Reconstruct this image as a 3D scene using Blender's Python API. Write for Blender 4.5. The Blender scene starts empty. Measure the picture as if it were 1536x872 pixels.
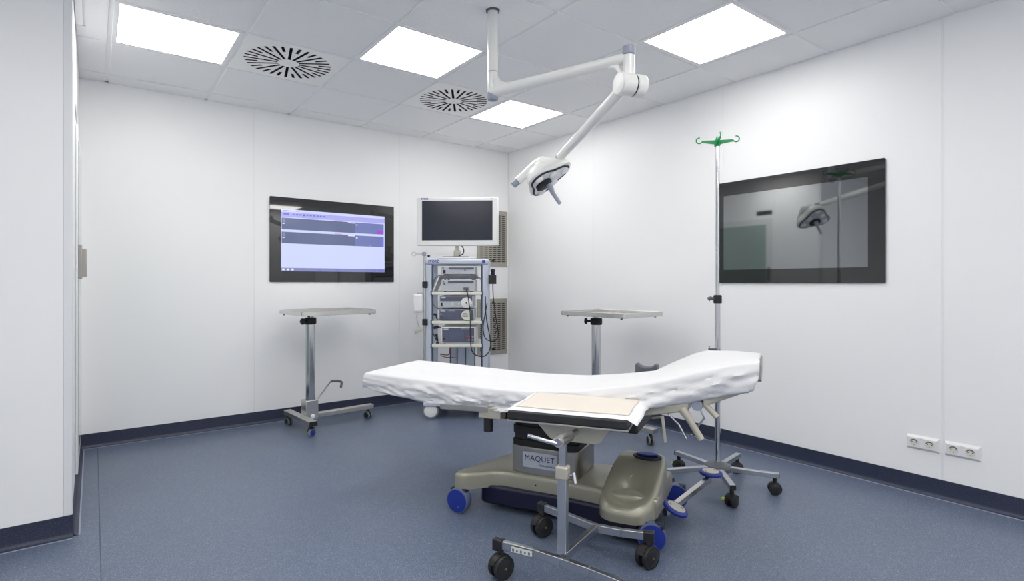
import bpy, math, random
from mathutils import Vector, Matrix, noise
random.seed(4)
PI = math.pi
col = bpy.context.scene.collection
scene = bpy.context.scene

# ------------------------------------------------------------------ camera, world, exposure
CAM = (-3.661, -4.881, 1.166); YAW = 0.6432; FPX = 830.12; PX = 761.98; PY = 423.73
cam = bpy.data.cameras.new('camera'); cam_o = bpy.data.objects.new('camera', cam); col.objects.link(cam_o)
cam_o.location = CAM; cam_o.rotation_euler = (PI / 2, 0, -YAW)
cam.sensor_fit = 'HORIZONTAL'; cam.sensor_width = 36; cam.lens = FPX / 1536 * 36
cam.shift_x = (768 - PX) / 1536; cam.shift_y = (PY - 436) / 1536; cam.clip_start = 0.02
scene.camera = cam_o
w = bpy.data.worlds.new('world'); scene.world = w; w.use_nodes = True
w.node_tree.nodes['Background'].inputs[0].default_value = (0.9, 0.95, 1, 1)
w.node_tree.nodes['Background'].inputs[1].default_value = 0.2
vs = scene.view_settings
vs.view_transform = 'Standard'; vs.look = 'None'; vs.gamma = 1; vs.use_curve_mapping = False
vs.exposure = 0.08
PANEL_STRENGTH = 9.5
scene.cycles.max_bounces = 10; scene.cycles.diffuse_bounces = 8; scene.cycles.glossy_bounces = 4

# ------------------------------------------------------------------ helpers
def sr(*c):
    f = lambda v: (v / 255 / 12.92) if v / 255 <= .04045 else ((v / 255 + .055) / 1.055) ** 2.4
    return tuple(f(v) for v in c)

def mat(name, color, rough=.5, metal=0., spec=.5, bump=None, emit=None, coat=0., vary=None, aniso=0.):
    m = bpy.data.materials.new(name); m.use_nodes = True
    nt = m.node_tree; b = nt.nodes['Principled BSDF']
    b.inputs['Base Color'].default_value = (*color, 1)
    b.inputs['Roughness'].default_value = rough; b.inputs['Metallic'].default_value = metal
    b.inputs['Specular IOR Level'].default_value = spec; b.inputs['Coat Weight'].default_value = coat
    b.inputs['Coat Roughness'].default_value = .05
    if emit:
        b.inputs['Emission Color'].default_value = (*emit[0], 1); b.inputs['Emission Strength'].default_value = emit[1]
    if vary or bump:
        tc = nt.nodes.new('ShaderNodeTexCoord')
    if vary:                                   # (scale, amount): slow tone variation
        n = nt.nodes.new('ShaderNodeTexNoise'); n.inputs['Scale'].default_value = vary[0]; n.inputs['Detail'].default_value = 4
        nt.links.new(tc.outputs['Object'], n.inputs['Vector'])
        mx = nt.nodes.new('ShaderNodeMix'); mx.data_type = 'RGBA'
        mx.inputs['A'].default_value = (*[c * (1 - vary[1]) for c in color], 1)
        mx.inputs['B'].default_value = (*[min(1, c * (1 + vary[1])) for c in color], 1)
        nt.links.new(n.outputs['Fac'], mx.inputs['Factor']); nt.links.new(mx.outputs['Result'], b.inputs['Base Color'])
    if bump:                                   # (scale, strength)
        n = nt.nodes.new('ShaderNodeTexNoise'); n.inputs['Scale'].default_value = bump[0]; n.inputs['Detail'].default_value = 5
        nt.links.new(tc.outputs['Object'], n.inputs['Vector'])
        bp = nt.nodes.new('ShaderNodeBump'); bp.inputs['Strength'].default_value = bump[1]; bp.inputs['Distance'].default_value = .01
        nt.links.new(n.outputs['Fac'], bp.inputs['Height']); nt.links.new(bp.outputs['Normal'], b.inputs['Normal'])
    return m

def vinyl(name, base, fleck, dark, rough, amount=.13, spec=.5):
    m = bpy.data.materials.new(name); m.use_nodes = True
    nt = m.node_tree; b = nt.nodes['Principled BSDF']; L = nt.links.new
    tc = nt.nodes.new('ShaderNodeTexCoord')
    prev = None
    def flecks(scale, rot, th, c, prev):
        mp = nt.nodes.new('ShaderNodeMapping'); mp.inputs['Rotation'].default_value = (0.3, 0.2, rot); mp.inputs['Scale'].default_value = (scale, scale * 2.6, scale * 2.2)
        L(tc.outputs['Object'], mp.inputs['Vector'])
        v = nt.nodes.new('ShaderNodeTexVoronoi'); v.feature = 'F1'; L(mp.outputs['Vector'], v.inputs['Vector'])
        sep = nt.nodes.new('ShaderNodeSeparateColor'); L(v.outputs['Color'], sep.inputs[0])
        g = nt.nodes.new('ShaderNodeMath'); g.operation = 'GREATER_THAN'; g.inputs[1].default_value = 1 - th; L(sep.outputs[0], g.inputs[0])
        d = nt.nodes.new('ShaderNodeMath'); d.operation = 'LESS_THAN'; d.inputs[1].default_value = .38; L(v.outputs['Distance'], d.inputs[0])
        mu = nt.nodes.new('ShaderNodeMath'); mu.operation = 'MULTIPLY'; L(g.outputs[0], mu.inputs[0]); L(d.outputs[0], mu.inputs[1])
        mx = nt.nodes.new('ShaderNodeMix'); mx.data_type = 'RGBA'; mx.inputs['B'].default_value = (*c, 1)
        if prev is None: mx.inputs['A'].default_value = (*base, 1)
        else: L(prev, mx.inputs['A'])
        L(mu.outputs[0], mx.inputs['Factor']); return mx.outputs['Result']
    for k, (s, r, th, c) in enumerate(((44, .5, amount * 1.3, dark), (52, 1.7, amount, fleck), (80, 2.6, amount, fleck), (66, .1, amount * .8, fleck), (58, 2.2, amount, dark))):
        prev = flecks(s, r, th, c, prev)
    L(prev, b.inputs['Base Color'])
    n = nt.nodes.new('ShaderNodeTexNoise'); n.inputs['Scale'].default_value = 2.2; n.inputs['Detail'].default_value = 5; L(tc.outputs['Object'], n.inputs['Vector'])
    mr = nt.nodes.new('ShaderNodeMapRange'); mr.inputs['To Min'].default_value = rough - .05; mr.inputs['To Max'].default_value = rough + .06
    L(n.outputs['Fac'], mr.inputs['Value']); L(mr.outputs[0], b.inputs['Roughness'])
    n2 = nt.nodes.new('ShaderNodeTexNoise'); n2.inputs['Scale'].default_value = 160; L(tc.outputs['Object'], n2.inputs['Vector'])
    bp = nt.nodes.new('ShaderNodeBump'); bp.inputs['Strength'].default_value = .06; bp.inputs['Distance'].default_value = .004
    L(n2.outputs['Fac'], bp.inputs['Height']); L(bp.outputs['Normal'], b.inputs['Normal'])
    b.inputs['Specular IOR Level'].default_value = spec
    return m

M = dict(
    wall=mat('wall_panel_white', (.93, .93, .93), .42, spec=.4, bump=(9, .01)),
    joint=mat('wall_joint_white', (.91, .91, .91), .5),
    tile=mat('mineral_tile', (.93, .93, .93), .95, spec=.1, bump=(260, .25), vary=(180, .03)),
    grid=mat('ceiling_grid_white', (.92, .92, .92), .6, spec=.2),
    dark_void=mat('plenum_black', (.008, .008, .008), .9),
    floor=vinyl('floor_vinyl_blue', sr(92, 104, 126), sr(190, 198, 212), sr(66, 74, 96), .36, .10, .55),
    skirt=vinyl('skirting_vinyl_navy', sr(44, 50, 72), sr(92, 100, 122), sr(28, 32, 48), .42, .10),
    cove_shine=mat('cove_highlight', sr(160, 168, 188), .35),  # pale colour paints the highlight along the foot of the cove
    seam=mat('floor_seam', sr(70, 78, 96), .5),
    steel=mat('brushed_steel', (.66, .65, .63), .26, 1., bump=(300, .02)),
    steel_w=mat('warm_brushed_steel', (.58, .565, .53), .33, 1., bump=(300, .02)),
    chrome=mat('chrome', (.62, .63, .65), .12, 1.),
    alu=mat('satin_aluminium', (.52, .54, .57), .34, 1.),
    champagne=mat('champagne_paint', sr(158, 156, 140), .33, .35, coat=.3, bump=(120, .01)),
    column=mat('column_steel', (.42, .41, .39), .36, 1., vary=(4, .08)),
    bellows=mat('black_bellows', (.012, .012, .013), .6, bump=(60, .2)),
    navy=mat('navy_plastic', sr(16, 18, 48), .4),
    blue=mat('blue_plastic', sr(26, 48, 140), .35),
    blue_rim=mat('grey_blue_tread', sr(96, 108, 140), .5),
    beige=mat('beige_plastic', sr(186, 184, 172), .45),
    frame_beige=mat('table_frame_paint', sr(186, 182, 168), .35, .2),
    black=mat('black_rubber', (.014, .014, .015), .5),
    black_gloss=mat('black_plastic', (.018, .018, .02), .3),
    vinylpad=mat('black_vinyl_pad', (.018, .019, .021), .42, bump=(200, .05)),
    greypad=mat('grey_pad', sr(158, 158, 154), .55),
    darkgrey=mat('dark_grey_plastic', sr(92, 95, 102), .45),
    sheet=mat('white_paper_sheet', (.79, .79, .80), .75, spec=.15, bump=(35, .12)),
    under=mat('white_underpad', (.84, .85, .88), .8, spec=.1, bump=(40, .15)),
    quilt=mat('beige_quilt', sr(224, 216, 205), .9, spec=.05, bump=(30, .3)),
    white=mat('white_plastic', (.80, .80, .80), .35),
    lampwhite=mat('lamp_white_paint', (.82, .82, .79), .28, coat=.3),
    lampgrey=mat('lamp_grey_plastic', sr(150, 156, 172), .4),
    lens=mat('lamp_lens', (.92, .93, .95), .12, spec=.8, coat=.4),
    lampglass=mat('lamp_front_glass', (.70, .73, .77), .12, coat=.5),
    emit=mat('led_panel', (1, 1, 1), .5, emit=((1.0, .983, .953), PANEL_STRENGTH)),
    panel_frame=mat('panel_frame_white', (.90, .90, .90), .4),
    vent=mat('vent_plate_white', (.93, .93, .90), .45),
    grille=mat('grille_steel', sr(176, 172, 162), .45, .55),
    glassblack=mat('black_display_glass', (.012, .0125, .013), .03, spec=.95),
    offscreen=mat('switched_off_screen', (.29, .30, .305), .035, 1.),
    monitorscreen=mat('dark_monitor_screen', sr(36, 40, 54), .18),
    cartgrey=mat('cart_blue_grey', sr(196, 203, 216), .35, .2),
    cartdark=mat('cart_dark_slate', sr(74, 84, 106), .4, .2),
    shelf=mat('shelf_cream', sr(226, 226, 216), .45),
    devgrey=mat('device_light_grey', sr(186, 190, 196), .45),
    devpanel=mat('device_slate_panel', sr(88, 92, 112), .4),
    devscreen=mat('device_lcd', sr(92, 98, 122), .2),
    logo=mat('logo_blue', sr(58, 58, 160), .4),
    red=mat('red_button', sr(206, 70, 60), .4),
    cyanlight=mat('pale_button', sr(205, 222, 220), .4),
    green=mat('green_plastic', sr(0, 150, 78), .35),
    brass=mat('brass_pin', sr(150, 140, 60), .4, .6),
    lime=mat('lime_tab', sr(215, 240, 30), .5),
    stickergrey=mat('label_plate_grey', sr(180, 186, 196), .4),
    labelink=mat('navy_ink', sr(40, 46, 92), .5),
    whitelabel=mat('white_label', sr(214, 220, 214), .5),
    socket=mat('socket_cream', sr(220, 217, 208), .45),
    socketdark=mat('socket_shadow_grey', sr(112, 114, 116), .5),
    dooredge=mat('door_white', (.80, .81, .82), .35),
    doorglass=mat('door_green_glass', sr(168, 186, 178), .15, coat=.5),
    tan=mat('door_pull_taupe', sr(168, 164, 158), .45, .3),
    cable=mat('cable_black', (.02, .02, .022), .45),
    cablegrey=mat('cable_grey', sr(120, 126, 132), .45),
    cable_red=mat('cable_red', sr(130, 60, 56), .5),
    s_pale=mat('screen_pale', (.02, .02, .03), .06, emit=(sr(206, 214, 252), .95)),
    s_lilac=mat('screen_lilac', (.02, .02, .03), .06, emit=(sr(172, 172, 240), .95)),
    s_band=mat('screen_slate', (.02, .02, .03), .06, emit=(sr(98, 108, 142), .95)),
    s_band2=mat('screen_slate_blue', (.02, .02, .03), .06, emit=(sr(112, 122, 178), .95)),
    s_task=mat('screen_taskbar', (.02, .02, .03), .06, emit=(sr(128, 134, 186), .95)),
    s_icon=mat('screen_icon_blue', (.02, .02, .03), .06, emit=(sr(120, 122, 214), .9)),
    s_white=mat('screen_white', (.02, .02, .03), .06, emit=(sr(236, 238, 255), 1.)),
    s_mag=mat('screen_magenta', (.02, .02, .03), .06, emit=(sr(176, 70, 220), .9)),
    s_red=mat('screen_red', (.02, .02, .03), .06, emit=(sr(190, 110, 150), .9)),
)

class MB:
    def __init__(s): s.v = []; s.f = []; s.m = []; s.k = 0
    def mat(s, k): s.k = k; return s
    def add(s, vs, fs, mx=None):
        o = len(s.v)
        s.v += [tuple(mx @ Vector(p)) if mx else tuple(p) for p in vs]
        s.f += [tuple(i + o for i in f) for f in fs]; s.m += [s.k] * len(fs); return s
    def box(s, x0, x1, y0, y1, z0, z1, mx=None):
        return s.add([(x0, y0, z0), (x1, y0, z0), (x1, y1, z0), (x0, y1, z0), (x0, y0, z1), (x1, y0, z1), (x1, y1, z1), (x0, y1, z1)],
                     [(0, 3, 2, 1), (4, 5, 6, 7), (0, 1, 5, 4), (1, 2, 6, 5), (2, 3, 7, 6), (3, 0, 4, 7)], mx)
    def cyl(s, a, b, r0, r1=None, n=20, cap=True):
        r1 = r0 if r1 is None else r1
        return s.tube([a, b], [r0, r1], n, cap)
    def tube(s, pts, r, n=12, cap=True, sq=None):
        pts = [Vector(p) for p in pts]; N = len(pts)
        rr = r if isinstance(r, (list, tuple)) else [r] * N
        rings = []; up = None; vs = []
        for i, p in enumerate(pts):
            t = (pts[min(i + 1, N - 1)] - pts[max(i - 1, 0)]).normalized()
            if up is None:
                up = Vector((0, 0, 1)) if abs(t.z) < .95 else Vector((0, 1, 0))
            a = t.cross(up)
            if a.length < 1e-5: a = t.cross(Vector((1, 0, 0)))
            a.normalize(); b = a.cross(t).normalized(); up = b
            for k in range(n):
                th = 2 * PI * (k + .5 * (n == 4)) / n
                vs.append(p + a * math.cos(th) * rr[i] + b * math.sin(th) * rr[i])
        fs = []
        for i in range(N - 1):
            for k in range(n):
                fs.append((i * n + k, i * n + (k + 1) % n, (i + 1) * n + (k + 1) % n, (i + 1) * n + k))
        if cap: fs += [tuple(range(n))[::-1], tuple(range((N - 1) * n, N * n))]
        return s.add(vs, fs)
    def bar(s, a, b, w, h, up=(0, 0, 1)):
        """rectangular bar from a to b, width w sideways, height h along up"""
        a = Vector(a); b = Vector(b); t = (b - a).normalized(); sd = t.cross(Vector(up)).normalized(); u = sd.cross(t)
        vs = []
        for p in (a, b):
            for i, j in ((-1, -1), (1, -1), (1, 1), (-1, 1)): vs.append(p + sd * i * w / 2 + u * j * h / 2)
        return s.add(vs, [(3, 2, 1, 0), (4, 5, 6, 7), (0, 1, 5, 4), (1, 2, 6, 5), (2, 3, 7, 6), (3, 0, 4, 7)])
    def prism(s, poly, z0, z1, mx=None):
        n = len(poly)
        vs = [(x, y, z0) for x, y in poly] + [(x, y, z1) for x, y in poly]
        fs = [tuple(range(n))[::-1], tuple(range(n, 2 * n))] + [(i, (i + 1) % n, n + (i + 1) % n, n + i) for i in range(n)]
        return s.add(vs, fs, mx)
    def lathe(s, prof, n=28, mx=None):
        vs = []; fs = []
        for r, z in prof:
            for k in range(n): vs.append((r * math.cos(2 * PI * k / n), r * math.sin(2 * PI * k / n), z))
        for i in range(len(prof) - 1):
            for k in range(n): fs.append((i * n + k, i * n + (k + 1) % n, (i + 1) * n + (k + 1) % n, (i + 1) * n + k))
        fs += [tuple(range(n))[::-1], tuple(range((len(prof) - 1) * n, len(prof) * n))]
        return s.add(vs, fs, mx)
    def grid(s, pts):
        """pts: rows of equal length"""
        R = len(pts); C = len(pts[0]); vs = [p for row in pts for p in row]
        return s.add(vs, [(i * C + j, i * C + j + 1, (i + 1) * C + j + 1, (i + 1) * C + j) for i in range(R - 1) for j in range(C - 1)])
    def mesh(s, name, mats, smooth=35):
        me = bpy.data.meshes.new(name); me.from_pydata(s.v, [], s.f)
        for m in (mats if isinstance(mats, (list, tuple)) else [mats]): me.materials.append(M[m])
        for p, k in zip(me.polygons, s.m): p.material_index = k
        if smooth:
            me.shade_smooth(); me.set_sharp_from_angle(angle=math.radians(smooth))
        me.update(); return me
    def build(s, name, mats, parent=None, loc=(0, 0, 0), rot=(0, 0, 0), smooth=35, bevel=0, seg=2, subsurf=0, solid=0):
        return place(name, s.mesh(name, mats, smooth), parent, loc, rot, bevel, seg, subsurf, solid)

def place(name, me, parent=None, loc=(0, 0, 0), rot=(0, 0, 0), bevel=0, seg=2, subsurf=0, solid=0):
    o = bpy.data.objects.new(name, me); col.objects.link(o)
    o.location = loc; o.rotation_euler = rot
    if parent: o.parent = parent
    if solid:
        md = o.modifiers.new('thick', 'SOLIDIFY'); md.thickness = solid; md.offset = 0
    if bevel:
        md = o.modifiers.new('bevel', 'BEVEL'); md.width = bevel; md.segments = seg; md.limit_method = 'ANGLE'; md.angle_limit = math.radians(40)
        md.harden_normals = False
    if subsurf:
        md = o.modifiers.new('sub', 'SUBSURF'); md.levels = subsurf; md.render_levels = subsurf
    return o

def bx(name, m, dims, parent=None, loc=(0, 0, 0), rot=(0, 0, 0), bevel=.002):
    return MB().box(*dims).build(name, m, parent, loc, rot, bevel=bevel)

def thing(name, label, cat, loc=(0, 0, 0), rz=0, group=None):
    o = bpy.data.objects.new(name, None); col.objects.link(o); o.empty_display_size = .1
    o.location = loc; o.rotation_euler = (0, 0, rz); tag(o, label, cat, group); return o

def tag(o, label, cat, group=None):
    o['label'] = label; o['category'] = cat
    if group: o['group'] = group
    return o

def struct(o, label=None):
    o['kind'] = 'structure'
    if label: o['label'] = label
    return o

def text(name, body, size, m, parent, loc, rot=(PI / 2, 0, 0), align='CENTER', spacing=1., bold=0.):
    cu = bpy.data.curves.new(name, 'FONT'); cu.body = body; cu.size = size; cu.align_x = align; cu.align_y = 'CENTER'
    cu.extrude = .0004; cu.space_character = spacing; cu.offset = bold; cu.resolution_u = 3
    t = bpy.data.objects.new(name, cu); col.objects.link(t)
    me = bpy.data.meshes.new_from_object(t.evaluated_get(bpy.context.evaluated_depsgraph_get()))
    bpy.data.objects.remove(t); bpy.data.curves.remove(cu)
    me.materials.clear(); me.materials.append(M[m])
    return place(name, me, parent, loc, rot)

def smooth_path(pts, n=8):
    """Catmull-Rom through points"""
    P = [Vector(p) for p in pts]; P = [2 * P[0] - P[1]] + P + [2 * P[-1] - P[-2]]; out = []
    for i in range(1, len(P) - 2):
        for k in range(n):
            t = k / n; a, b, c, d = P[i - 1:i + 3]
            out.append(.5 * ((2 * b) + (c - a) * t + (2 * a - 5 * b + 4 * c - d) * t * t + (3 * b - a - 3 * c + d) * t ** 3))
    out.append(P[-2]); return out

def lerp(tab, x):
    if x <= tab[0][0]: return tab[0][1]
    for (a, va), (b, vb) in zip(tab, tab[1:]):
        if x <= b: return va + (vb - va) * (x - a) / (b - a)
    return tab[-1][1]

# ------------------------------------------------------------------ room shell
H = 2.598; T = .625; OX = .4591; OY = .2115
XL = -6.2; YR = -6.6; LW = -3.74; PF = -1.652           # far left wall, rear wall, left wall plane, face of the block on the left
floor = struct(MB().box(XL - .2, .2, YR - .2, .2, -.1, 0).build('floor', 'floor', smooth=0))
bx('floor_seam', 'seam', (-3.638, -3.634, -6.5, -.03, -.002, .0006), floor, bevel=0)

def panelled(name, p0, p1, joints, inward, label):
    """wall from plan point p0 to p1; panels 12 mm proud of a backing, split at distances 'joints' along it"""
    p0 = Vector((*p0, 0)); p1 = Vector((*p1, 0)); d = (p1 - p0); L = d.length; d.normalize(); n = Vector((*inward, 0))
    ang = math.atan2(d.y, d.x)
    sg = 1 if Vector((-d.y, d.x, 0)).dot(n) > 0 else -1      # +1: room lies on local +y
    root = MB().box(0, L, *sorted((-.012 * sg, -.18 * sg)), 0, H + .25).build(name, 'joint', None, p0, (0, 0, ang), smooth=0)
    struct(root, label)
    ed = [0] + [j for j in joints] + [L]
    for a, b in zip(ed, ed[1:]):
        g0 = .005 if a > 0 else 0; g1 = .005 if b < L else 0
        bx('wall_panel', 'wall', (a + g0, b - g1, *sorted((0, -.014 * sg)), 0, H + .02), root, bevel=.0015)
    for j in joints:
        bx('joint_strip', 'joint', (j - .0046, j + .0046, *sorted((-.0007 * sg, -.013 * sg)), .1, H), root, bevel=0)
    return root
wb = panelled('wall_back', (0, 0), (LW, 0), [1.307, 2.607], (0, -1), 'white panelled back wall behind the equipment cart')
wr = panelled('wall_right', (0, 0), (0, YR), [1.3, 2.6, 3.9, 5.2], (-1, 0), 'white panelled right wall with sockets')
wl = panelled('wall_left', (LW, 0), (LW, PF + .02), [.12, 1.05], (1, 0), 'white left wall with the sliding door')
wp = panelled('wall_front', (LW - .003, PF), (XL, PF), [1.3], (0, -1), 'white wall face nearest the camera at left')
panelled('wall_side', (XL, PF), (XL, YR), [1.3, 2.6, 3.9], (1, 0), 'white wall far left of the camera')
panelled('wall_rear', (XL, YR), (0, YR), [1.3, 2.6, 3.9, 5.2], (0, 1), 'white wall behind the camera')
# corner trim where the block face meets the left wall
struct(MB().box(LW - .03, LW + .0035, PF - .0035, PF + .03, .1, H).build('trim_1', 'dooredge', bevel=.003), 'white corner guard at the left wall edge')

def baseboard(name, p0, p1, inward, trim=(0, 0)):
    """vinyl skirting with a cove; profile extruded along the wall"""
    p0 = Vector((*p0, 0)); p1 = Vector((*p1, 0)); d = p1 - p0; L = d.length; d.normalize(); n = Vector((*inward, 0))
    prof = [(-.002, .1), (.004, .1), (.004, .026)] + [(.004 + .022 * (1 - math.cos(t)), .026 - .0255 * math.sin(t)) for t in [PI / 2 * k / 6 for k in range(1, 7)]] + [(-.002, .0005)]
    b = MB(); k = len(prof)
    vs = []
    for s_, q in ((trim[0], p0), (-trim[1], p1)):
        for a, z in prof: vs.append(q + n * a + d * s_ + Vector((0, 0, z)))
    b.add(vs, [(i, (i + 1) % k, k + (i + 1) % k, k + i) for i in range(k)] + [tuple(range(k))[::-1], tuple(range(k, 2 * k))])
    o = struct(b.build(name, 'skirt', smooth=50), 'navy flecked vinyl skirting along the %s wall' % name.split('_')[1])
    c = MB(); q0 = p0 + d * trim[0]; q1 = p1 - d * trim[1]
    for q in (q0, q1): pass
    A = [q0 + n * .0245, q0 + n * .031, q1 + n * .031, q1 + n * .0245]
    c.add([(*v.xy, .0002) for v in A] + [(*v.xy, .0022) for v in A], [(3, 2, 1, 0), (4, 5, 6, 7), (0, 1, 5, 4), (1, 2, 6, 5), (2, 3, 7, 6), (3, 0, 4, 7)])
    c.build('highlight_line', 'cove_shine', o, smooth=0)  # thin strip standing in for the cove's highlight
    return o
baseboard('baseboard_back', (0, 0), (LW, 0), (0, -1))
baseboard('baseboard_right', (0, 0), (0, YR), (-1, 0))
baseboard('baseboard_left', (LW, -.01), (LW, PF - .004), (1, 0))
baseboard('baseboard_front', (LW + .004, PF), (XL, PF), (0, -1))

# sliding door in the left wall (seen edge-on; mirrored in the right-hand display)
door = struct(MB().box(LW + .001, LW + .012, -1.02, -.14, .106, 2.04).build('door_1', 'dooredge', bevel=.003), 'white sliding door set in the left wall')
bx('door_glass', 'doorglass', (LW + .012, LW + .016, -.94, -.22, .2, 1.96), door, bevel=.001)
h = MB().box(LW + .012, LW + .030, -1.0, -.965, 1.185, 1.378).box(LW + .026, LW + .050, -.994, -.971, 1.197, 1.355)
h.build('door_handle', 'tan', door, bevel=.004)
bx('door_sensor', 'black_gloss', (LW + .0002, LW + .0009, -1.02, -.80, 2.09, 2.15), door, bevel=0)
struct(MB().box(LW, LW + .045, -1.02, -.99, H - .012, H - .008).box(LW + .002, LW + .035, -4.4, -1.045, H - .02, H - .006).build('trim_2', 'panel_frame', bevel=.002), 'white ceiling track strip above the left wall')

# ------------------------------------------------------------------ ceiling: slab, tee grid, tiles, lights, diffusers
ceil = struct(MB().box(XL - .2, .2, YR - .2, .2, H + .24, H + .30).build('ceiling', 'dark_void', smooth=0), 'white suspended ceiling of square tiles')
xs = [0] + [-OX - T * k for k in range(0, 10)]; xs = [x for x in xs if x > XL] + [XL]
ys = [0] + [-OY - T * k for k in range(0, 12)]; ys = [y for y in ys if y > YR] + [YR]
tee = MB()
for x in xs[1:-1]:
    tee.box(x - .012, x + .012, YR, PF if x < LW else 0, H, H + .003)
for y in ys[1:-1]:
    tee.box(XL if y < PF else LW, 0, y - .012, y + .012, H - .0004, H + .0026)
tee.box(XL, LW, PF - .02, PF, H, H + .003).box(LW, 0, -.02, 0, H, H + .003).box(-.02, 0, YR, 0, H, H + .003).box(LW, LW + .02, PF, 0, H, H + .003)
tee.build('tee_grid', 'grid', ceil, smooth=0)
lights = [(0, 0), (2, 2), (0, 3), (4, 3), (4, 0), (2, -2), (3, -4), (4, -2), (6, -1), (7, -3), (2, -5), (6, -5), (0, -5)]  # first four are in view; the others are added, rear ones for bounce
vents = [(3, 3), (1, 3)]
used = {}
light_labels = {(0, 0): 'bright square ceiling light panel nearest the right wall, upper right', (2, 2): 'bright square ceiling light panel between the two round-slotted vents',
                (0, 3): 'bright square ceiling light panel nearest the far corner', (4, 3): 'bright square ceiling light panel at far left, beside the bigger-looking vent'}
def cell(i, j):
    return (-OX - (i + 1) * T, -OX - i * T, -OY - (5 - j) * T, -OY - (4 - j) * T)     # x0,x1,y0,y1
special = {}
for k in lights + vents:
    c = cell(*k); special[(round((c[0] + c[1]) / 2, 2), round((c[2] + c[3]) / 2, 2))] = k
POLE = (-1.985, -2.512)
GAP = .012
def tile(x0, x1, y0, y1):
    bx('ceiling_tile', 'tile', (x0, x1, y0, y1, H - .007, H + .012), ceil, bevel=.0015)
for a in range(len(xs) - 1):
    for b in range(len(ys) - 1):
        x1, x0, y1, y0 = xs[a], xs[a + 1], ys[b], ys[b + 1]
        if (round((x0 + x1) / 2, 2), round((y0 + y1) / 2, 2)) in special: continue
        gx0, gx1, gy0, gy1 = x0 + GAP, x1 - (GAP if a else .004), y0 + GAP, y1 - (GAP if b else .004)
        if x1 <= LW and y0 >= PF: continue
        if x0 < LW < x1 and y1 > PF:
            if y0 >= PF: tile(LW + .004, gx1, gy0, gy1); continue
            tile(LW + .004, gx1, gy0, gy1); tile(gx0, LW - .0015, gy0, PF - .004); continue
        if x1 <= LW and y0 < PF < y1: gy1 = PF - .004
        if x0 < POLE[0] < x1 and y0 < POLE[1] < y1:          # tile cut in two around the lamp pole
            for s in (-1, 1):
                n = 10; arc = [(POLE[0] + .037 * math.cos(PI * k / n) , POLE[1] + s * (.0008 + .037 * math.sin(PI * k / n))) for k in range(n + 1)]
                e = gy1 if s > 0 else gy0
                poly = [(gx1, POLE[1] + s * .0018)] + [(gx1, e), (gx0, e), (gx0, POLE[1] + s * .0018)] + arc[::-1]
                if s < 0: poly = poly[::-1]
                MB().prism(poly, H - .007, H + .012).build('ceiling_tile', 'tile', ceil, smooth=0)
            continue
        tile(gx0, gx1, gy0, gy1)

for k in lights:
    x0, x1, y0, y1 = cell(*k); cx, cy = (x0 + x1) / 2, (y0 + y1) / 2
    t = thing('ceiling_light', light_labels.get(k, 'added, unseen square ceiling light panel above or behind the camera'), 'light', (cx, cy, H - .008), 0, 'square ceiling light panels')
    f = MB()
    for s in (-1, 1):
        f.box(-.303, .303, *sorted((s * .303, s * .279)), 0, .02).box(*sorted((s * .303, s * .279)), -.279, .279, 0, .02)
    f.build('frame', 'panel_frame', t, bevel=.001)
    MB().box(-.279, .279, -.279, .279, .003, .008).build('diffuser', 'emit', t, smooth=0)

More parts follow.
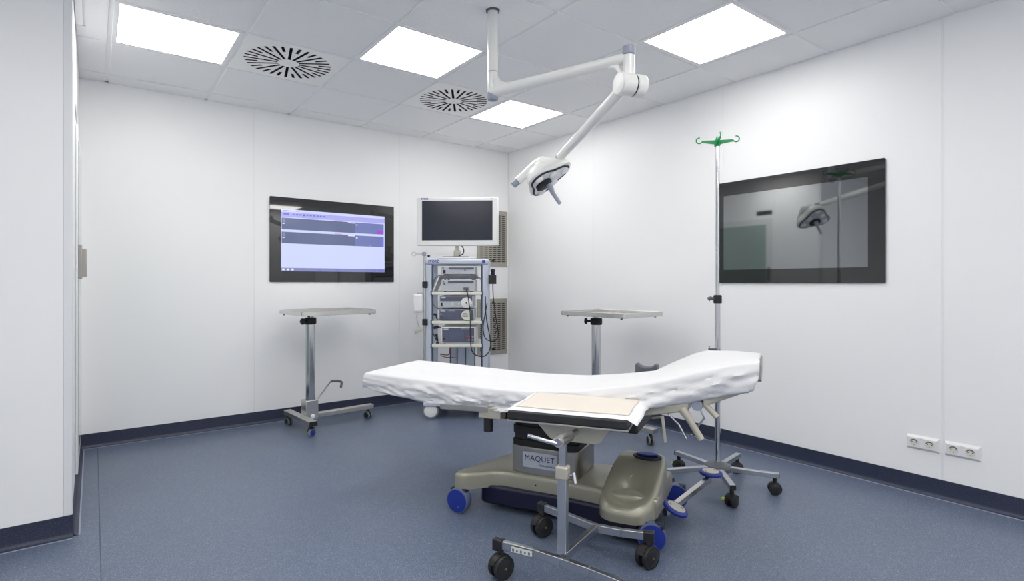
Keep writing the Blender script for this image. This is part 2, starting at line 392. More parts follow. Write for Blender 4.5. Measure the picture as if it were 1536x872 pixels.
def swirl_plate():
    n = 32; hf = .302; R0 = .272; hw = .0088; tn = math.tan(PI / n); tw = math.tan(2 * PI / n); rm = .168; ri = .066
    b = MB(); w = MB()
    def walls(P, r0, r1):
        ww = [P(r0, -hw), P(r1, -hw), P(r1, hw), P(r0, hw)]; wt = [P(r0, -hw, .018), P(r1, -hw, .018), P(r1, hw, .018), P(r0, hw, .018)]
        w.add(ww + wt, [(i, (i + 1) % 4, 4 + (i + 1) % 4, 4 + i) for i in range(4)])
        w.add([P(r0, -hw, .026), P(r1, -hw, .026), P(r1, hw * .3, .006), P(r0, hw * .3, .006)], [(0, 1, 2, 3)])
    def sqp(a):
        ca, sa = math.cos(a), math.sin(a); m_ = hf / max(abs(ca), abs(sa)); return (ca * m_, sa * m_, 0)
    for k in range(n):
        th = 2 * PI * k / n; c, s = math.cos(th), math.sin(th)
        P = lambda u, v, z=0, c=c, s=s: (u * c - v * s, u * s + v * c, z)
        r1 = .262; r0 = rm if k % 2 else .185
        if k % 2:
            b.add([P(.0001, 0), P(ri, -ri * tw), P(ri, -hw), P(ri, hw), P(ri, ri * tw)], [(4, 3, 2, 1, 0)])
            for sg in (-1, 1):
                q = [P(ri, sg * ri * tw), P(rm, sg * rm * tw), P(rm, sg * rm * tn), P(rm, sg * hw), P(ri, sg * hw)]
                b.add(q, [(0, 1, 2, 3, 4)] if sg > 0 else [(4, 3, 2, 1, 0)])
            walls(P, ri, r1)
        else:
            b.add([P(rm, -rm * tn), P(r0, -r0 * tn), P(r0, -hw), P(r0, hw), P(r0, r0 * tn), P(rm, rm * tn)], [(5, 4, 3, 2, 1, 0)])
            walls(P, r0, r1)
        for sg in (-1, 1):
            q = [P(r0, sg * r0 * tn), P(r1, sg * r1 * tn), P(r1, sg * hw), P(r0, sg * hw)]
            b.add(q, [(0, 1, 2, 3)] if sg > 0 else [(3, 2, 1, 0)])
        b.add([P(r1, -r1 * tn), P(R0, -R0 * tn), P(R0, R0 * tn), P(r1, r1 * tn), P(r1, hw), P(r1, -hw)], [(5, 4, 3, 2, 1, 0)])
        a0, a1 = th - PI / n, th + PI / n
        o0, o1 = sqp(a0), sqp(a1); i0, i1 = P(R0, -R0 * tn), P(R0, R0 * tn)
        if k % 8 == 4: b.add([i0, o0, sqp(th), o1, i1], [(4, 3, 2, 1, 0)])
        else: b.add([i0, o0, o1, i1], [(3, 2, 1, 0)])
    for s in (-1, 1):     # edge of the plate
        b.box(-hf, hf, *sorted((s * hf, s * (hf - .002))), .0005, .012).box(*sorted((s * hf, s * (hf - .002))), -hf, hf, .0005, .012)
    return b.mesh('plate', 'vent', 0), w.mesh('blade_ring', 'black', 0)
pm, wm = swirl_plate()
for n_, k in enumerate(vents):
    x0, x1, y0, y1 = cell(*k)
    t = thing('ceiling_vent', ['square ceiling air vent with radial slots, beside the far left light panel', 'square ceiling air vent with radial slots, behind the lamp pole'][n_], 'vent',
              ((x0 + x1) / 2, (y0 + y1) / 2, H - .009), 0, 'ceiling air vents')
    place('plate', pm, t); place('blade_ring', wm, t)
    MB().lathe([(.012, -.0025), (.012, 0.002)], 12).build('screw', 'panel_frame', t)
    MB().box(-.296, .296, -.296, .296, .03, .2).build('plenum_box', 'dark_void', t, smooth=0)

# ------------------------------------------------------------------ wall displays
def display(name, label, L, HH, il, ir, ib, it, loc, rz, on):
    """local x along the wall (seen from the room, left to right), -y towards the room"""
    t = thing(name, label, 'display', loc, rz)
    r = .008; pts = []
    for cx, cy, a0 in ((L - r, r, -PI / 2), (L - r, HH - r, 0), (r, HH - r, PI / 2), (r, r, PI)):
        for k in range(5): pts.append((cx + r * math.cos(a0 + PI / 2 * k / 4), cy + r * math.sin(a0 + PI / 2 * k / 4)))
    MB().prism(pts, 0, .012, Matrix.Rotation(PI / 2, 4, 'X')).build('glass_front', 'glassblack', t)
    if not on:
        MB().box(il, ir, -.0126, -.0115, ib, it).build('screen', 'offscreen', t, smooth=0)
        return t
    s = MB().box(il, ir, -.0126, -.0115, ib, it).build('screen', 's_pale', t, smooth=0)
    W = ir - il; Hh = it - ib
    def q(nm, m, a0, a1, b0, b1, d=.0004):
        MB().box(il + a0 * W, il + a1 * W, -.0126 - d, -.0124, it - b1 * Hh, it - b0 * Hh).build(nm, m, s, smooth=0)
    q('toolbar', 's_lilac', 0, 1, .045, .125)
    for b0 in (.14, .365):
        q('trace_band', 's_band', 0.005, .99, b0, b0 + .185)
        q('trace_panel', 's_band2', .69, .99, b0, b0 + .185, .0008)
        q('trace_header', 's_red', .49, .56, b0 - .012, b0 - .004, .0008)
        q('trace_note', 's_white', .62, .69, b0 + .004, b0 + .018, .0010)
        q('trace_mark', 's_white', .70, .717, b0 + .035, b0 + .05, .0012)
        q('trace_mark', 's_white', .012, .03, b0 + .09, b0 + .10, .0012)
        q('trace_mark', 's_task', .014, .034, b0 + .01, b0 + .075, .0010)
        q('trace_mark', 's_white', .85, .855, b0 + .165, b0 + .18, .0012)
    q('trace_block', 's_mag', .915, .985, .262, .318, .0012)
    q('trace_block', 's_icon', .965, .99, .41, .545, .0012)
    q('taskbar', 's_task', 0, 1, .945, 1)
    q('tool_icon', 's_icon', .02, .07, .062, .09, .0008)
    for k in range(10): q('tool_icon', 's_icon' if k != 3 else 's_band', .10 + k * .031, .118 + k * .031, .066, .088 + .006 * (k == 3), .0008)
    for a in (.01, .05, .09): q('task_icon', 's_white', a, a + .02, .958, .985, .0008)
    for a in (.33, .50, .88, .93, .965): q('task_icon', 's_icon', a, a + .025, .955, .985, .0008)
    q('title_text', 's_icon', .02, .16, .018, .026, .0008)
    return t
display('wall_display', 'black glass wall display on the back wall with a lit blue-white screen', 1.117, .716, .090, 1.022, .092, .616, (-2.487, 0, 1.17), 0, True)
display('wall_display', 'switched-off black glass wall display on the right wall behind the drip stand', 1.073, .722, .053, .984, .094, .625, (0, -2.561, 1.163), -PI / 2, False)

# ------------------------------------------------------------------ wall grilles
def grille(label, z0):
    t = thing('wall_grille', label, 'grille', (-.411, 0, z0), 0, 'air grilles in the far corner')
    Wd, Hh = .39, .602; cols, rows = 6, 24
    xe = [0]; ze = [0]
    for k in range(cols): a = .028 + k * .0575; xe += [a, a + .044]
    for k in range(rows): a = .048 + k * .0216; ze += [a, a + .0095]
    xe.append(Wd); ze.append(Hh); b = MB(); d = MB()
    for i in range(len(xe) - 1):
        for j in range(len(ze) - 1):
            if i % 2 and j % 2:
                x0, x1, a0, a1 = xe[i], xe[i + 1], ze[j], ze[j + 1]
                d.add([(x0, -.012, a0), (x1, -.012, a0), (x1, -.012, a1), (x0, -.012, a1), (x0, -.003, a0), (x1, -.003, a0), (x1, -.003, a1), (x0, -.003, a1)],
                      [(0, 1, 5, 4), (1, 2, 6, 5), (2, 3, 7, 6), (3, 0, 4, 7)])
                continue
            b.add([(xe[i], -.012, ze[j]), (xe[i + 1], -.012, ze[j]), (xe[i + 1], -.012, ze[j + 1]), (xe[i], -.012, ze[j + 1])], [(0, 1, 2, 3)])
    b.box(0, Wd, -.0119, -.001, 0, .002).box(0, Wd, -.0119, -.001, Hh - .002, Hh).box(0, .002, -.0119, -.001, 0, Hh).box(Wd - .002, Wd, -.0119, -.001, 0, Hh)
    b.build('slotted_plate', 'grille', t, smooth=0); d.build('slot_edge', 'grille', t, smooth=0)
    MB().box(.004, Wd - .004, -.003, -.0005, .004, Hh - .004).build('filter_back', 'black', t, smooth=0)
    for zz in (.06, Hh - .04):
        MB().lathe([(.014, 0), (.016, .006), (.012, .012), (.004, .013)], 14, Matrix.Translation((Wd * .51, -.0115, zz)) @ Matrix.Rotation(PI / 2, 4, 'X')).build('knob', 'black', t)
    return t
grille('upper slotted metal air grille on the back wall behind the monitor', 1.34)
grille('lower slotted metal air grille on the back wall behind the equipment cart', .385)

# ------------------------------------------------------------------ double sockets on the right wall
def socket(y0, label):
    t = thing('wall_socket', label, 'socket', (0, y0, .238), -PI / 2, 'double wall sockets')
    b = MB(); Wd, Hh = .152, .079
    b.add([(0, 0, 0), (Wd, 0, 0), (Wd, 0, Hh), (0, 0, Hh), (.004, -.013, .012), (Wd - .012, -.013, .012), (Wd - .012, -.013, Hh - .012), (.004, -.013, Hh - .012)],
          [(4, 5, 6, 7), (0, 1, 5, 4), (1, 2, 6, 5), (2, 3, 7, 6), (3, 0, 4, 7)])
    b.build('cover_frame', 'white', t, smooth=0, bevel=.0012)
    for cx in (.038, .109):
        MB().box(cx - .027, cx + .027, -.0155, -.012, .013, Hh - .013).build('socket_face', 'white', t, bevel=.001)
        mx = Matrix.Translation((cx, -.0155, Hh / 2)) @ Matrix.Rotation(PI / 2, 4, 'X')
        w_ = MB().lathe([(.0212, 0), (.0212, .0016), (.0194, .0016), (.0192, .0004), (.0002, .0004)], 28, mx).build('socket_well', 'socket', t)
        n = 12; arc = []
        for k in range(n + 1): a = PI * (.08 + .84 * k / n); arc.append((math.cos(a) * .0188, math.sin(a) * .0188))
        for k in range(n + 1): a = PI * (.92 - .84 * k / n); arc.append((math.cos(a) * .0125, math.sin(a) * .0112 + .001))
        MB().prism(arc[::-1], .0004, .0007, mx).build('well_shade', 'socketdark', w_, smooth=0)  # flat grey arc paints the shade under the well's upper rim
        for dx in (-.0095, .0095): MB().lathe([(.0026, .0004), (.0026, .0011)], 10, mx @ Matrix.Translation((dx, .002, 0))).build('pin_hole', 'black', w_)
        MB().lathe([(.0022, .0004), (.0022, .0013)], 10, mx @ Matrix.Translation((0, -.013, 0))).build('screw', 'socketdark', w_)
    return t
socket(-3.737, 'white double wall socket low on the right wall, left of the panel joint')
socket(-3.912, 'white double wall socket low on the right wall, right of the panel joint')

# ------------------------------------------------------------------ casters
def caster(parent, loc, dia, heading, mats=('black', 'black_gloss', 'black'), twin=True, width=.034, stem=.02, top=None, tab=False, bare=False, pin=False):
    """loc = floor point under the wheel; heading = direction the axle points (local to parent)"""
    r = dia / 2; z1 = top if top else dia + stem
    b = MB(); c, s = math.cos(heading), math.sin(heading)
    ax = Vector((c, s, 0)); fw = Vector((-s, c, 0)); O = Vector(loc)
    hood = []
    for k in range(9):
        a = PI * (.10 + .80 * k / 8); hood.append((math.cos(a) * (r * 1.06), r + math.sin(a) * (r * 1.06)))
    hood2 = [(x * .8, r + (z - r) * .8) for x, z in hood][::-1]
    poly = hood + hood2
    hw = width * .22 if twin else width * .5 + .004
    for sg in ((0,) if twin else ((-1,) if bare else (-1, 1))):
        off = ax * (sg * (width / 2 + .003)); th = hw if twin else .0025
        vs = [O + off + fw * x + ax * (-th) + Vector((0, 0, z)) for x, z in poly] + [O + off + fw * x + ax * th + Vector((0, 0, z)) for x, z in poly]
        n = len(poly); half = len(hood)
        fs = []
        for i in range(half - 1):
            j0, j1 = n - 1 - i, n - 2 - i
            fs += [(i + 1, i, j0, j1), (n + i, n + i + 1, n + j1, n + j0), (i, i + 1, n + i + 1, n + i), (j1, j0, n + j0, n + j1)]
        fs += [(0, n, 2 * n - 1, n - 1), (half - 1, half, n + half, n + half - 1)]
        b.add(vs, fs)
    if not twin: b.box(-width / 2 - .005, width / 2 + .005, -r * .5, r * .5, dia * .985 + .002, dia + .008, Matrix.Translation(O) @ Matrix.Rotation(heading, 4, 'Z'))
    b.cyl(O + Vector((0, 0, dia * .99)), O + Vector((0, 0, z1)), .011, n=12)
    b.cyl(O + ax * (-width * .42) + Vector((0, 0, r)), O + ax * (width * .42) + Vector((0, 0, r)), .006, n=10)
    if tab: b.mat(1).box(-.008, .008, r * .9, r * 1.5, r * .9, r * 1.15, Matrix.Translation(O) @ Matrix.Rotation(heading + (tab if tab is not True else 0), 4, 'Z'))
    o = b.build('caster', [mats[2], 'lime'], parent, bevel=0)
    for sg in ((-1, 1) if twin else (0,)):
        wd = width * .36 if twin else width * .82
        cen = O + ax * sg * width * .34
        mx = Matrix.Translation(cen + Vector((0, 0, r))) @ Matrix.Rotation(heading, 4, 'Z') @ Matrix.Rotation(PI / 2, 4, 'Y')
        wl_ = MB(); wl_.mat(0).lathe([(r * .82, -wd / 2), (r * .96, -wd / 2), (r, -wd / 2 + .003), (r, wd / 2 - .003), (r * .96, wd / 2), (r * .82, wd / 2)], 26, mx)
        wl_.mat(1).lathe([(r * .2, -wd / 2 - .003), (r * .7, -wd / 2 - .002), (r * .84, -wd / 2 + .001), (r * .84, wd / 2 - .001), (r * .7, wd / 2 + .002), (r * .2, wd / 2 + .003)], 26, mx)
        if pin: wl_.mat(2).lathe([(.0045, wd / 2 + .002), (.0045, wd / 2 + .0045)], 10, mx)
        wl_.build('wheel', [mats[0], mats[1], 'brass'], o)
    return o

# ------------------------------------------------------------------ instrument (mayo) stands
def mayo(label, loc, rz, front_blue, zt=.945, pedal=True, heads=(1.2, .6, .3)):
    """post at origin; leg along +x, crossbar along y"""
    t = thing('instrument_stand', label, 'instrument stand', loc, rz, 'wheeled steel tray stands')
    zb = .105; hb = .036
    b = MB().box(-.115, -.055, -.262, .262, zb - hb / 2, zb + hb / 2)
    b.build('crossbar', 'steel_w', t, bevel=.003)
    MB().box(-.055, .54, -.03, .03, zb - hb / 2, zb + hb / 2).build('base_leg', 'steel_w', t, bevel=.003)
    for s in (-1, 1):
        MB().box(-.1148, -.0552, *sorted((s * .262, s * .272)), zb - hb / 2, zb + hb / 2).build('end_cap', 'black', t, bevel=.002)
    MB().box(-.0545, .045, -.05, .05, zb - hb / 2 - .012, .235).build('column_foot', 'steel', t, bevel=.003)
    MB().lathe([(.018, 0), (.018, .006), (.012, .010)], 18, Matrix.Translation((0, -.05, .11)) @ Matrix.Rotation(PI / 2, 4, 'X')).build('bolt', 'white', t)
    p = MB(); pr = []
    for k in range(48):                        # fluted column
        a = 2 * PI * k / 48; pr.append(((.036 + .0014 * math.cos(6 * a)) * math.cos(a), (.036 + .0014 * math.cos(6 * a)) * math.sin(a)))
    p.prism(pr, .235, zt - .105).build('column', 'chrome', t)
    c = MB().lathe([(.030, zt - .115), (.044, zt - .112), (.046, zt - .10), (.046, zt - .068), (.042, zt - .062), (.030, zt - .060)], 24)
    col_ = c.build('collar', 'black', t)
    MB().cyl((-.04, -.02, zt - .086), (-.068, -.032, zt - .086), .009, n=12).lathe([(.012, 0), (.024, .004), (.026, .012), (.020, .020), (.006, .022)], 18,
         Matrix.Translation((-.066, -.031, zt - .086)) @ Matrix.Rotation(PI + .44, 4, 'Z') @ Matrix.Rotation(PI / 2, 4, 'Y')).build('clamp_knob', 'black_gloss', col_)
    q = MB()
    for k in range(3): q.cyl((-.018 + k * .018, -.005, zt - .062), (-.018 + k * .018, -.005, zt - .034), .008, n=10)
    q.box(-.05, .10, -.03, .03, zt - .040, zt - .034).build('tray_mount', 'steel', t)
    # tray
    x0, x1, y0, y1 = -.162, .455, -.238, .238; r = .02
    def ring(e):
        out = []
        for cx, cy, a0 in ((x1 - r, y0 + r, -PI / 2), (x1 - r, y1 - r, 0), (x0 + r, y1 - r, PI / 2), (x0 + r, y0 + r, PI)):
            for k in range(5): a = a0 + PI / 2 * k / 4; out.append((cx + (r + e) * math.cos(a), cy + (r + e) * math.sin(a)))
        return out
    tr = MB(); rg = [[(*p_, z) for p_ in ring(e)] for e, z in ((-.002, zt - .034), (0, zt - .032), (0, zt - .002), (-.003, zt), (-.018, zt), (-.021, zt - .003), (-.022, zt - .026), (-.024, zt - .028))]
    n = len(rg[0]); tr.v = [v for g in rg for v in g]
    for i in range(len(rg) - 1): tr.f += [(i * n + k, i * n + (k + 1) % n, (i + 1) * n + (k + 1) % n, (i + 1) * n + k) for k in range(n)]
    tr.f += [tuple(range(n))[::-1], tuple(range((len(rg) - 1) * n, len(rg) * n))]; tr.m = [0] * len(tr.f)
    to = tr.build('tray', 'steel', t, smooth=40)
    for fx, fy in ((x0 + .06, y0 + .02), (x0 + .02, y1 - .06), (x1 - .05, y0 + .03), (x1 - .05, y1 - .04)):
        MB().cyl((fx, fy, zt - .044), (fx, fy, zt - .033), .008, n=10).build('rubber_foot', 'black', to)
    if pedal:
        g = MB().tube([(.03, .0, .20), (.075, .02, .235), (.225, .12, .338)], .006, 10)
        g.build('pedal_rod', 'steel', t)
        MB().tube(smooth_path([(.222, .119, .337), (.27, .09, .337), (.292, .065, .328), (.262, .01, .300)], 5), .010, 10).build('pedal_grip', 'darkgrey', t)
    caster(t, (-.085, -.235, 0), .066, heads[0], ('cablegrey', 'blue' if front_blue else 'black_gloss', 'black'), False, .028, top=zb - hb / 2, bare=True)
    caster(t, (-.085, .235, 0), .066, heads[1], ('cablegrey', 'black_gloss', 'black'), True, .04, top=zb - hb / 2)
    caster(t, (.50, 0, 0), .066, heads[2], ('cablegrey', 'black_gloss', 'black'), True, .04, top=zb - hb / 2)
    return t
mayo('steel tray stand on wheels against the back wall, left of the operating table', (-2.282, -.425, 0), math.radians(5), True, .945, True, (-1.15, .2, .25))
mayo('steel tray stand on wheels behind the operating table, by the right wall', (-.50, -1.82, 0), math.radians(-86), False, .945, False, (2.2, .6, -2.2))

# ------------------------------------------------------------------ operating table (local u along it towards the head, v away from the camera)
TB = (-1.9485, -2.9035, 0); TR = math.radians(-61.85)
tb = thing('operating_table', 'operating table on a champagne wheeled base with steel column and white-covered bed', 'operating table', TB, TR)
VC = .27
near = [(-1.13, .655), (-.9, .650), (-.7, .643), (-.35, .631), (-.1, .633), (.05, .646), (.16, .660), (.25, .677), (.4, .704), (.54, .739), (.70, .790), (.81, .822), (.93, .842)]
far = [(-1.13, .658), (-.9, .653), (-.63, .643), (-.32, .632), (-.1, .636), (.04, .640), (.2, .660), (.3, .674), (.4, .692), (.53, .762), (.60, .795), (.66, .814), (.8, .818), (.93, .812)]
hem = [(-1.13, .568), (-1.0, .547), (-.82, .533), (-.64, .519), (-.47, .512), (-.3, .515), (0, .53), (.25, .565), (.47, .606), (.625, .637), (.73, .670), (.84, .700), (.93, .722)]
# base deck
near_edge = [(-.505, .03), (-.50, -.005), (-.47, -.015), (-.43, .005), (-.34, .085), (-.28, .108), (-.2, .105), (0, .103), (.2, .085), (.3, .06), (.5, .06)]
deck = near_edge + [(u, 2 * VC - v) for u, v in near_edge[:4:-1]] + [(-.34, .47), (-.37, .46)] + [(-.462, .18)]
d = MB()
def inset(poly, e):
    n = len(poly); out = []
    for i in range(n):
        a, b_, c = Vector(poly[i - 1]), Vector(poly[i]), Vector(poly[(i + 1) % n])
        n1 = Vector((-(b_ - a).y, (b_ - a).x)).normalized(); n2 = Vector((-(c - b_).y, (c - b_).x)).normalized(); m_ = (n1 + n2).normalized()
        out.append(tuple(b_ + m_ * e))
    return out
lv = [(0, .118), (0, .180), (.003, .190), (.009, .197), (.018, .200)]
n = len(deck); d.v = [(*p, z) for e, z in lv for p in inset(deck, e)]
for i in range(len(lv) - 1): d.f += [(i * n + k, i * n + (k + 1) % n, (i + 1) * n + (k + 1) % n, (i + 1) * n + k) for k in range(n)]
d.f += [tuple(range(n))[::-1], tuple(range(4 * n, 5 * n))]; d.m = [0] * len(d.f)
d.build('base_cover', 'champagne', tb, smooth=50)
sk = [(-.40, .09), (-.36, .075), (.0, .085), (.24, .06), (.30, .0), (.42, .0), (.47, .05)]
sk = sk + [(u, 2 * VC - v) for u, v in sk[::-1]]
MB().prism(sk, .034, .128).build('base_skirt', 'navy', tb, bevel=.012)
MB().cyl((-.10, .1035, .158), (-.10, .1015, .158), .004, n=10).build('screw', 'black', tb)
MB().cyl((-.455, -.012, .140), (-.455, -.016, .140), .004, n=10).build('screw', 'champagne', tb)
def big_wheel(u, v, hd, r=.062):
    mx = Matrix.Translation((u, v, r)) @ Matrix.Rotation(hd, 4, 'Z') @ Matrix.Rotation(PI / 2, 4, 'X')
    b = MB().lathe([(r * .5, -.045), (r * .95, -.045), (r, -.04), (r, -.003), (r * .97, .001), (r * .5, .001)], 36, mx)
    o = b.build('wheel', 'blue_rim', tb)
    MB().lathe([(r * .1, .004), (r * .6, .0045), (r * .9, .003), (r * .92, 0), (r * .92, -.049), (r * .1, -.05)], 36, mx).build('wheel_disc', 'blue', o)
    MB().lathe([(.004, 0), (.004, .0055)], 10, mx @ Matrix.Translation((.01, -.028, 0))).build('wheel_screw', 'blue_rim', o)
    MB().box(u - .045, u + .045, v + .008, v + .05, .05, .122).build('wheel_fork', 'navy', o, bevel=.008)
big_wheel(-.478, -.022, math.radians(-4)); big_wheel(.492, -.022, math.radians(16)); big_wheel(.515, .50, math.radians(10)); big_wheel(-.30, .49, 0)
# scoop-shaped pedal cover on the right of the base
rings = [1.0, 1.0, .995, .97, .92, .86, .78, .69, .6, .5, .4, .3, .2, .1, .03]
hp = MB(); NN = 56; uc, vc = .372, .205; rowsv = []
def hump_z(u, v):
    t = max(0, min(1, (v + .045) / .40)); st = t * t * (3 - 2 * t)
    return .192 + .118 * st - .058 * math.exp(-((u - uc + .01) / .072) ** 2 - ((v - .10) / .095) ** 2) - .05 * max(0, (v - .36) / .1) ** 2
for k, s in enumerate(rings):
    row = []
    for i in range(NN):
        a = 2 * PI * i / NN; c, s2 = math.cos(a), math.sin(a)
        e = .62; cu_ = math.copysign(abs(c) ** e, c); su = math.copysign(abs(s2) ** e, s2)
        u = uc + .012 * su + .128 * cu_ * s * (1 - .06 * su); v = vc + .25 * su * s
        z = hump_z(u, v)
        drop = max(0, (s - .86) / .14)
        z -= .040 * drop ** 2.2
        if k == 0: z = .112 + .012 * max(0, (v - .2) / .25)
        elif k == 1: z = min(z, z) - .004
        row.append((u, v, z))
    rowsv.append(row)
hp.v = [p for r_ in rowsv for p in r_]
for i in range(len(rings) - 1): hp.f += [(i * NN + k, i * NN + (k + 1) % NN, (i + 1) * NN + (k + 1) % NN, (i + 1) * NN + k) for k in range(NN)]
hp.f.append(tuple(range((len(rings) - 1) * NN, len(rings) * NN))); hp.m = [0] * len(hp.f)
hp.build('pedal_cover', 'champagne', tb, smooth=70, subsurf=1)
pd = MB()
def oval(a, b_, n=28): return [(a * math.cos(2 * PI * k / n), b_ * math.sin(2 * PI * k / n)) for k in range(n)]
top_mx = Matrix.Translation((.405, .315, .302)) @ Matrix.Rotation(math.radians(-12), 4, 'Z') @ Matrix.Rotation(math.radians(-4), 4, 'Y') @ Matrix.Rotation(math.radians(8), 4, 'X')
pp = pd.prism(oval(.075, .036), 0, .012, top_mx).build('height_pedal', 'navy', tb, bevel=.004)
MB().prism(oval(.055, .020), .0125, .020, top_mx @ Matrix.Translation((0, .006, 0))).build('pedal_pad', 'blue', pp, bevel=.004)
# foot pedals on a bar at the head end
MB().bar((.505, .235, .078), (.662, .69, .118), .026, .03).build('pedal_bar', 'steel', tb, bevel=.003)
for (u, v, z, tilt, yaw_) in ((.553, .235, .108, (-.02, .40), 0), (.667, .705, .146, (.02, .05), .3)):
    mx = Matrix.Translation((u, v, z)) @ Matrix.Rotation(yaw_, 4, 'Z') @ Matrix.Rotation(tilt[1], 4, 'Y') @ Matrix.Rotation(tilt[0], 4, 'X')
    o = MB().prism(oval(.060, .060), -.011, .008, mx).build('foot_pedal', 'blue', tb, bevel=.007, seg=3)
    o['label'] = 'round blue foot pedal with a grey centre'
    MB().prism(oval(.043, .043), .0082, .0105, mx).build('pedal_disc', 'beige', o, bevel=.001)
    for a in (.4, .75, 3.3, 3.7):
        MB().prism([(-.004, -.003), (.004, -.003), (0, .005)], .0106, .0112, mx @ Matrix.Translation((.031 * math.cos(a), .031 * math.sin(a), 0))).build('pedal_mark', 'black', o, smooth=0)
# column
cp = [(-.245, .148), (-.20, .131), (-.08, .124), (.05, .129), (.092, .142), (.108, .165), (.112, .40), (.10, .42), (-.23, .42), (-.25, .40), (-.252, .16)]
MB().prism(cp, .2, .335).build('column_cover', 'column', tb, bevel=.004)
MB().prism(inset(cp, .004), .33, .365).prism(inset(cp, .014), .365, .40).prism(inset(cp, .006), .395, .435).prism(inset(cp, .02), .43, .47).build('column_bellows', 'bellows', tb, bevel=.01)
st = MB().box(-.178, .006, .1195, .1275, .236, .313).build('name_plate', 'stickergrey', tb, bevel=.002)
text('brand_lettering', 'MAQUET', .0385, 'labelink', st, (-.087, .1190, .284), spacing=1.04)
text('model_lettering', 'betaclassic', .017, 'labelink', st, (-.045, .1190, .254), spacing=1.1)
# chassis under the bed
MB().box(-.33, .40, .12, .46, .462, .53).build('chassis', 'black', tb, bevel=.01)
MB().box(-.395, -.27, .052, .12, .475, .531).build('rail_bracket', 'frame_beige', tb, bevel=.004)
MB().cyl((-.349, .075, .405), (-.349, .075, .476), .024).build('clamp_grip', 'black', tb, bevel=.003)
for v in (.052, .49):
    MB().bar((-.62, v, .512), (-.34, v, .522), .012, .028).build('side_rail', 'steel_w', tb, bevel=.002)
    MB().bar((-.2, v, .532), (.40, v, .560), .012, .028).build('side_rail', 'steel_w', tb, bevel=.002)
MB().bar((-1.02, VC, .560), (-.33, VC, .515), .36, .026).build('leg_section_frame', 'frame_beige', tb, bevel=.004)
b = MB(); b.add([(.36, .07, .548), (.36, .47, .548), (.63, .47, .602), (.63, .07, .602), (.36, .07, .59), (.36, .47, .59), (.63, .47, .648), (.63, .07, .648)],
                [(0, 1, 2, 3), (7, 6, 5, 4), (4, 5, 1, 0), (5, 6, 2, 1), (6, 7, 3, 2), (7, 4, 0, 3)]); b.build('back_section_frame', 'frame_beige', tb, bevel=.006)
MB().cyl((.665, .075, .632), (.665, .465, .632), .024, n=20).build('head_hinge', 'lampgrey', tb, bevel=.003)
b = MB(); b.add([(.69, .07, .628), (.69, .47, .628), (.86, .44, .700), (.86, .10, .700), (.69, .07, .672), (.69, .47, .672), (.88, .44, .722), (.88, .10, .722)],
                [(0, 1, 2, 3), (7, 6, 5, 4), (4, 5, 1, 0), (5, 6, 2, 1), (6, 7, 3, 2), (7, 4, 0, 3)]); b.build('head_section_frame', 'frame_beige', tb, bevel=.006)
MB().tube([(.60, .078, .612), (.622, .078, .585), (.636, .078, .562), (.682, .078, .486)], [.019, .018, .0145, .0145], 16).build('release_lever', 'frame_beige', tb)
MB().tube([(.695, .085, .640), (.745, .085, .588)], .013, 14).build('release_lever', 'frame_beige', tb)
MB().bar((.518, .078, .572), (.531, .078, .455), .012, .012).build('release_lever', 'frame_beige', tb, bevel=.002)
MB().bar((.516, .078, .566), (.468, .12, .548), .014, .010).build('lever_link', 'frame_beige', tb, bevel=.002)
MB().tube([(.536, .10, .582), (.585, .10, .535), (.618, .10, .474), (.640, .10, .498)], .0045, 8).tube([(.655, .10, .520), (.692, .10, .575), (.676, .10, .612)], .0045, 8).build('wire_bracket', 'chrome', tb)
# mattress (grey pads under the sheet)
def ztop(u, v):
    t = max(0, min(1, (v - .05) / .54)); return lerp(near, u) * (1 - t) + lerp(far, u) * t
for nm, u0, u1 in (('leg_pad', -1.112, -.36), ('seat_pad', -.35, .36), ('back_pad', .37, .655), ('head_pad', .665, .919)):
    b = MB(); K = 10; th = .075 if nm != 'head_pad' else .085
    for k in range(K + 1):
        u = u0 + (u1 - u0) * k / K
        for v, zz in ((.085, -th), (.068, -th + .01), (.066, -.016), (.078, -.012), (.27, -.010), (.46, -.012), (.552, -.012), (.566, -.018), (.566, -th + .01), (.55, -th)):
            b.v.append((u, v, ztop(u, max(.05, min(.59, v))) + zz))
    for k in range(K): b.f += [(k * 10 + i, k * 10 + (i + 1) % 10, (k + 1) * 10 + (i + 1) % 10, (k + 1) * 10 + i) for i in range(10)]
    b.f += [tuple(range(10))[::-1], tuple(range(K * 10, K * 10 + 10))]; b.m = [0] * len(b.f)
    b.build(nm, 'greypad', tb)

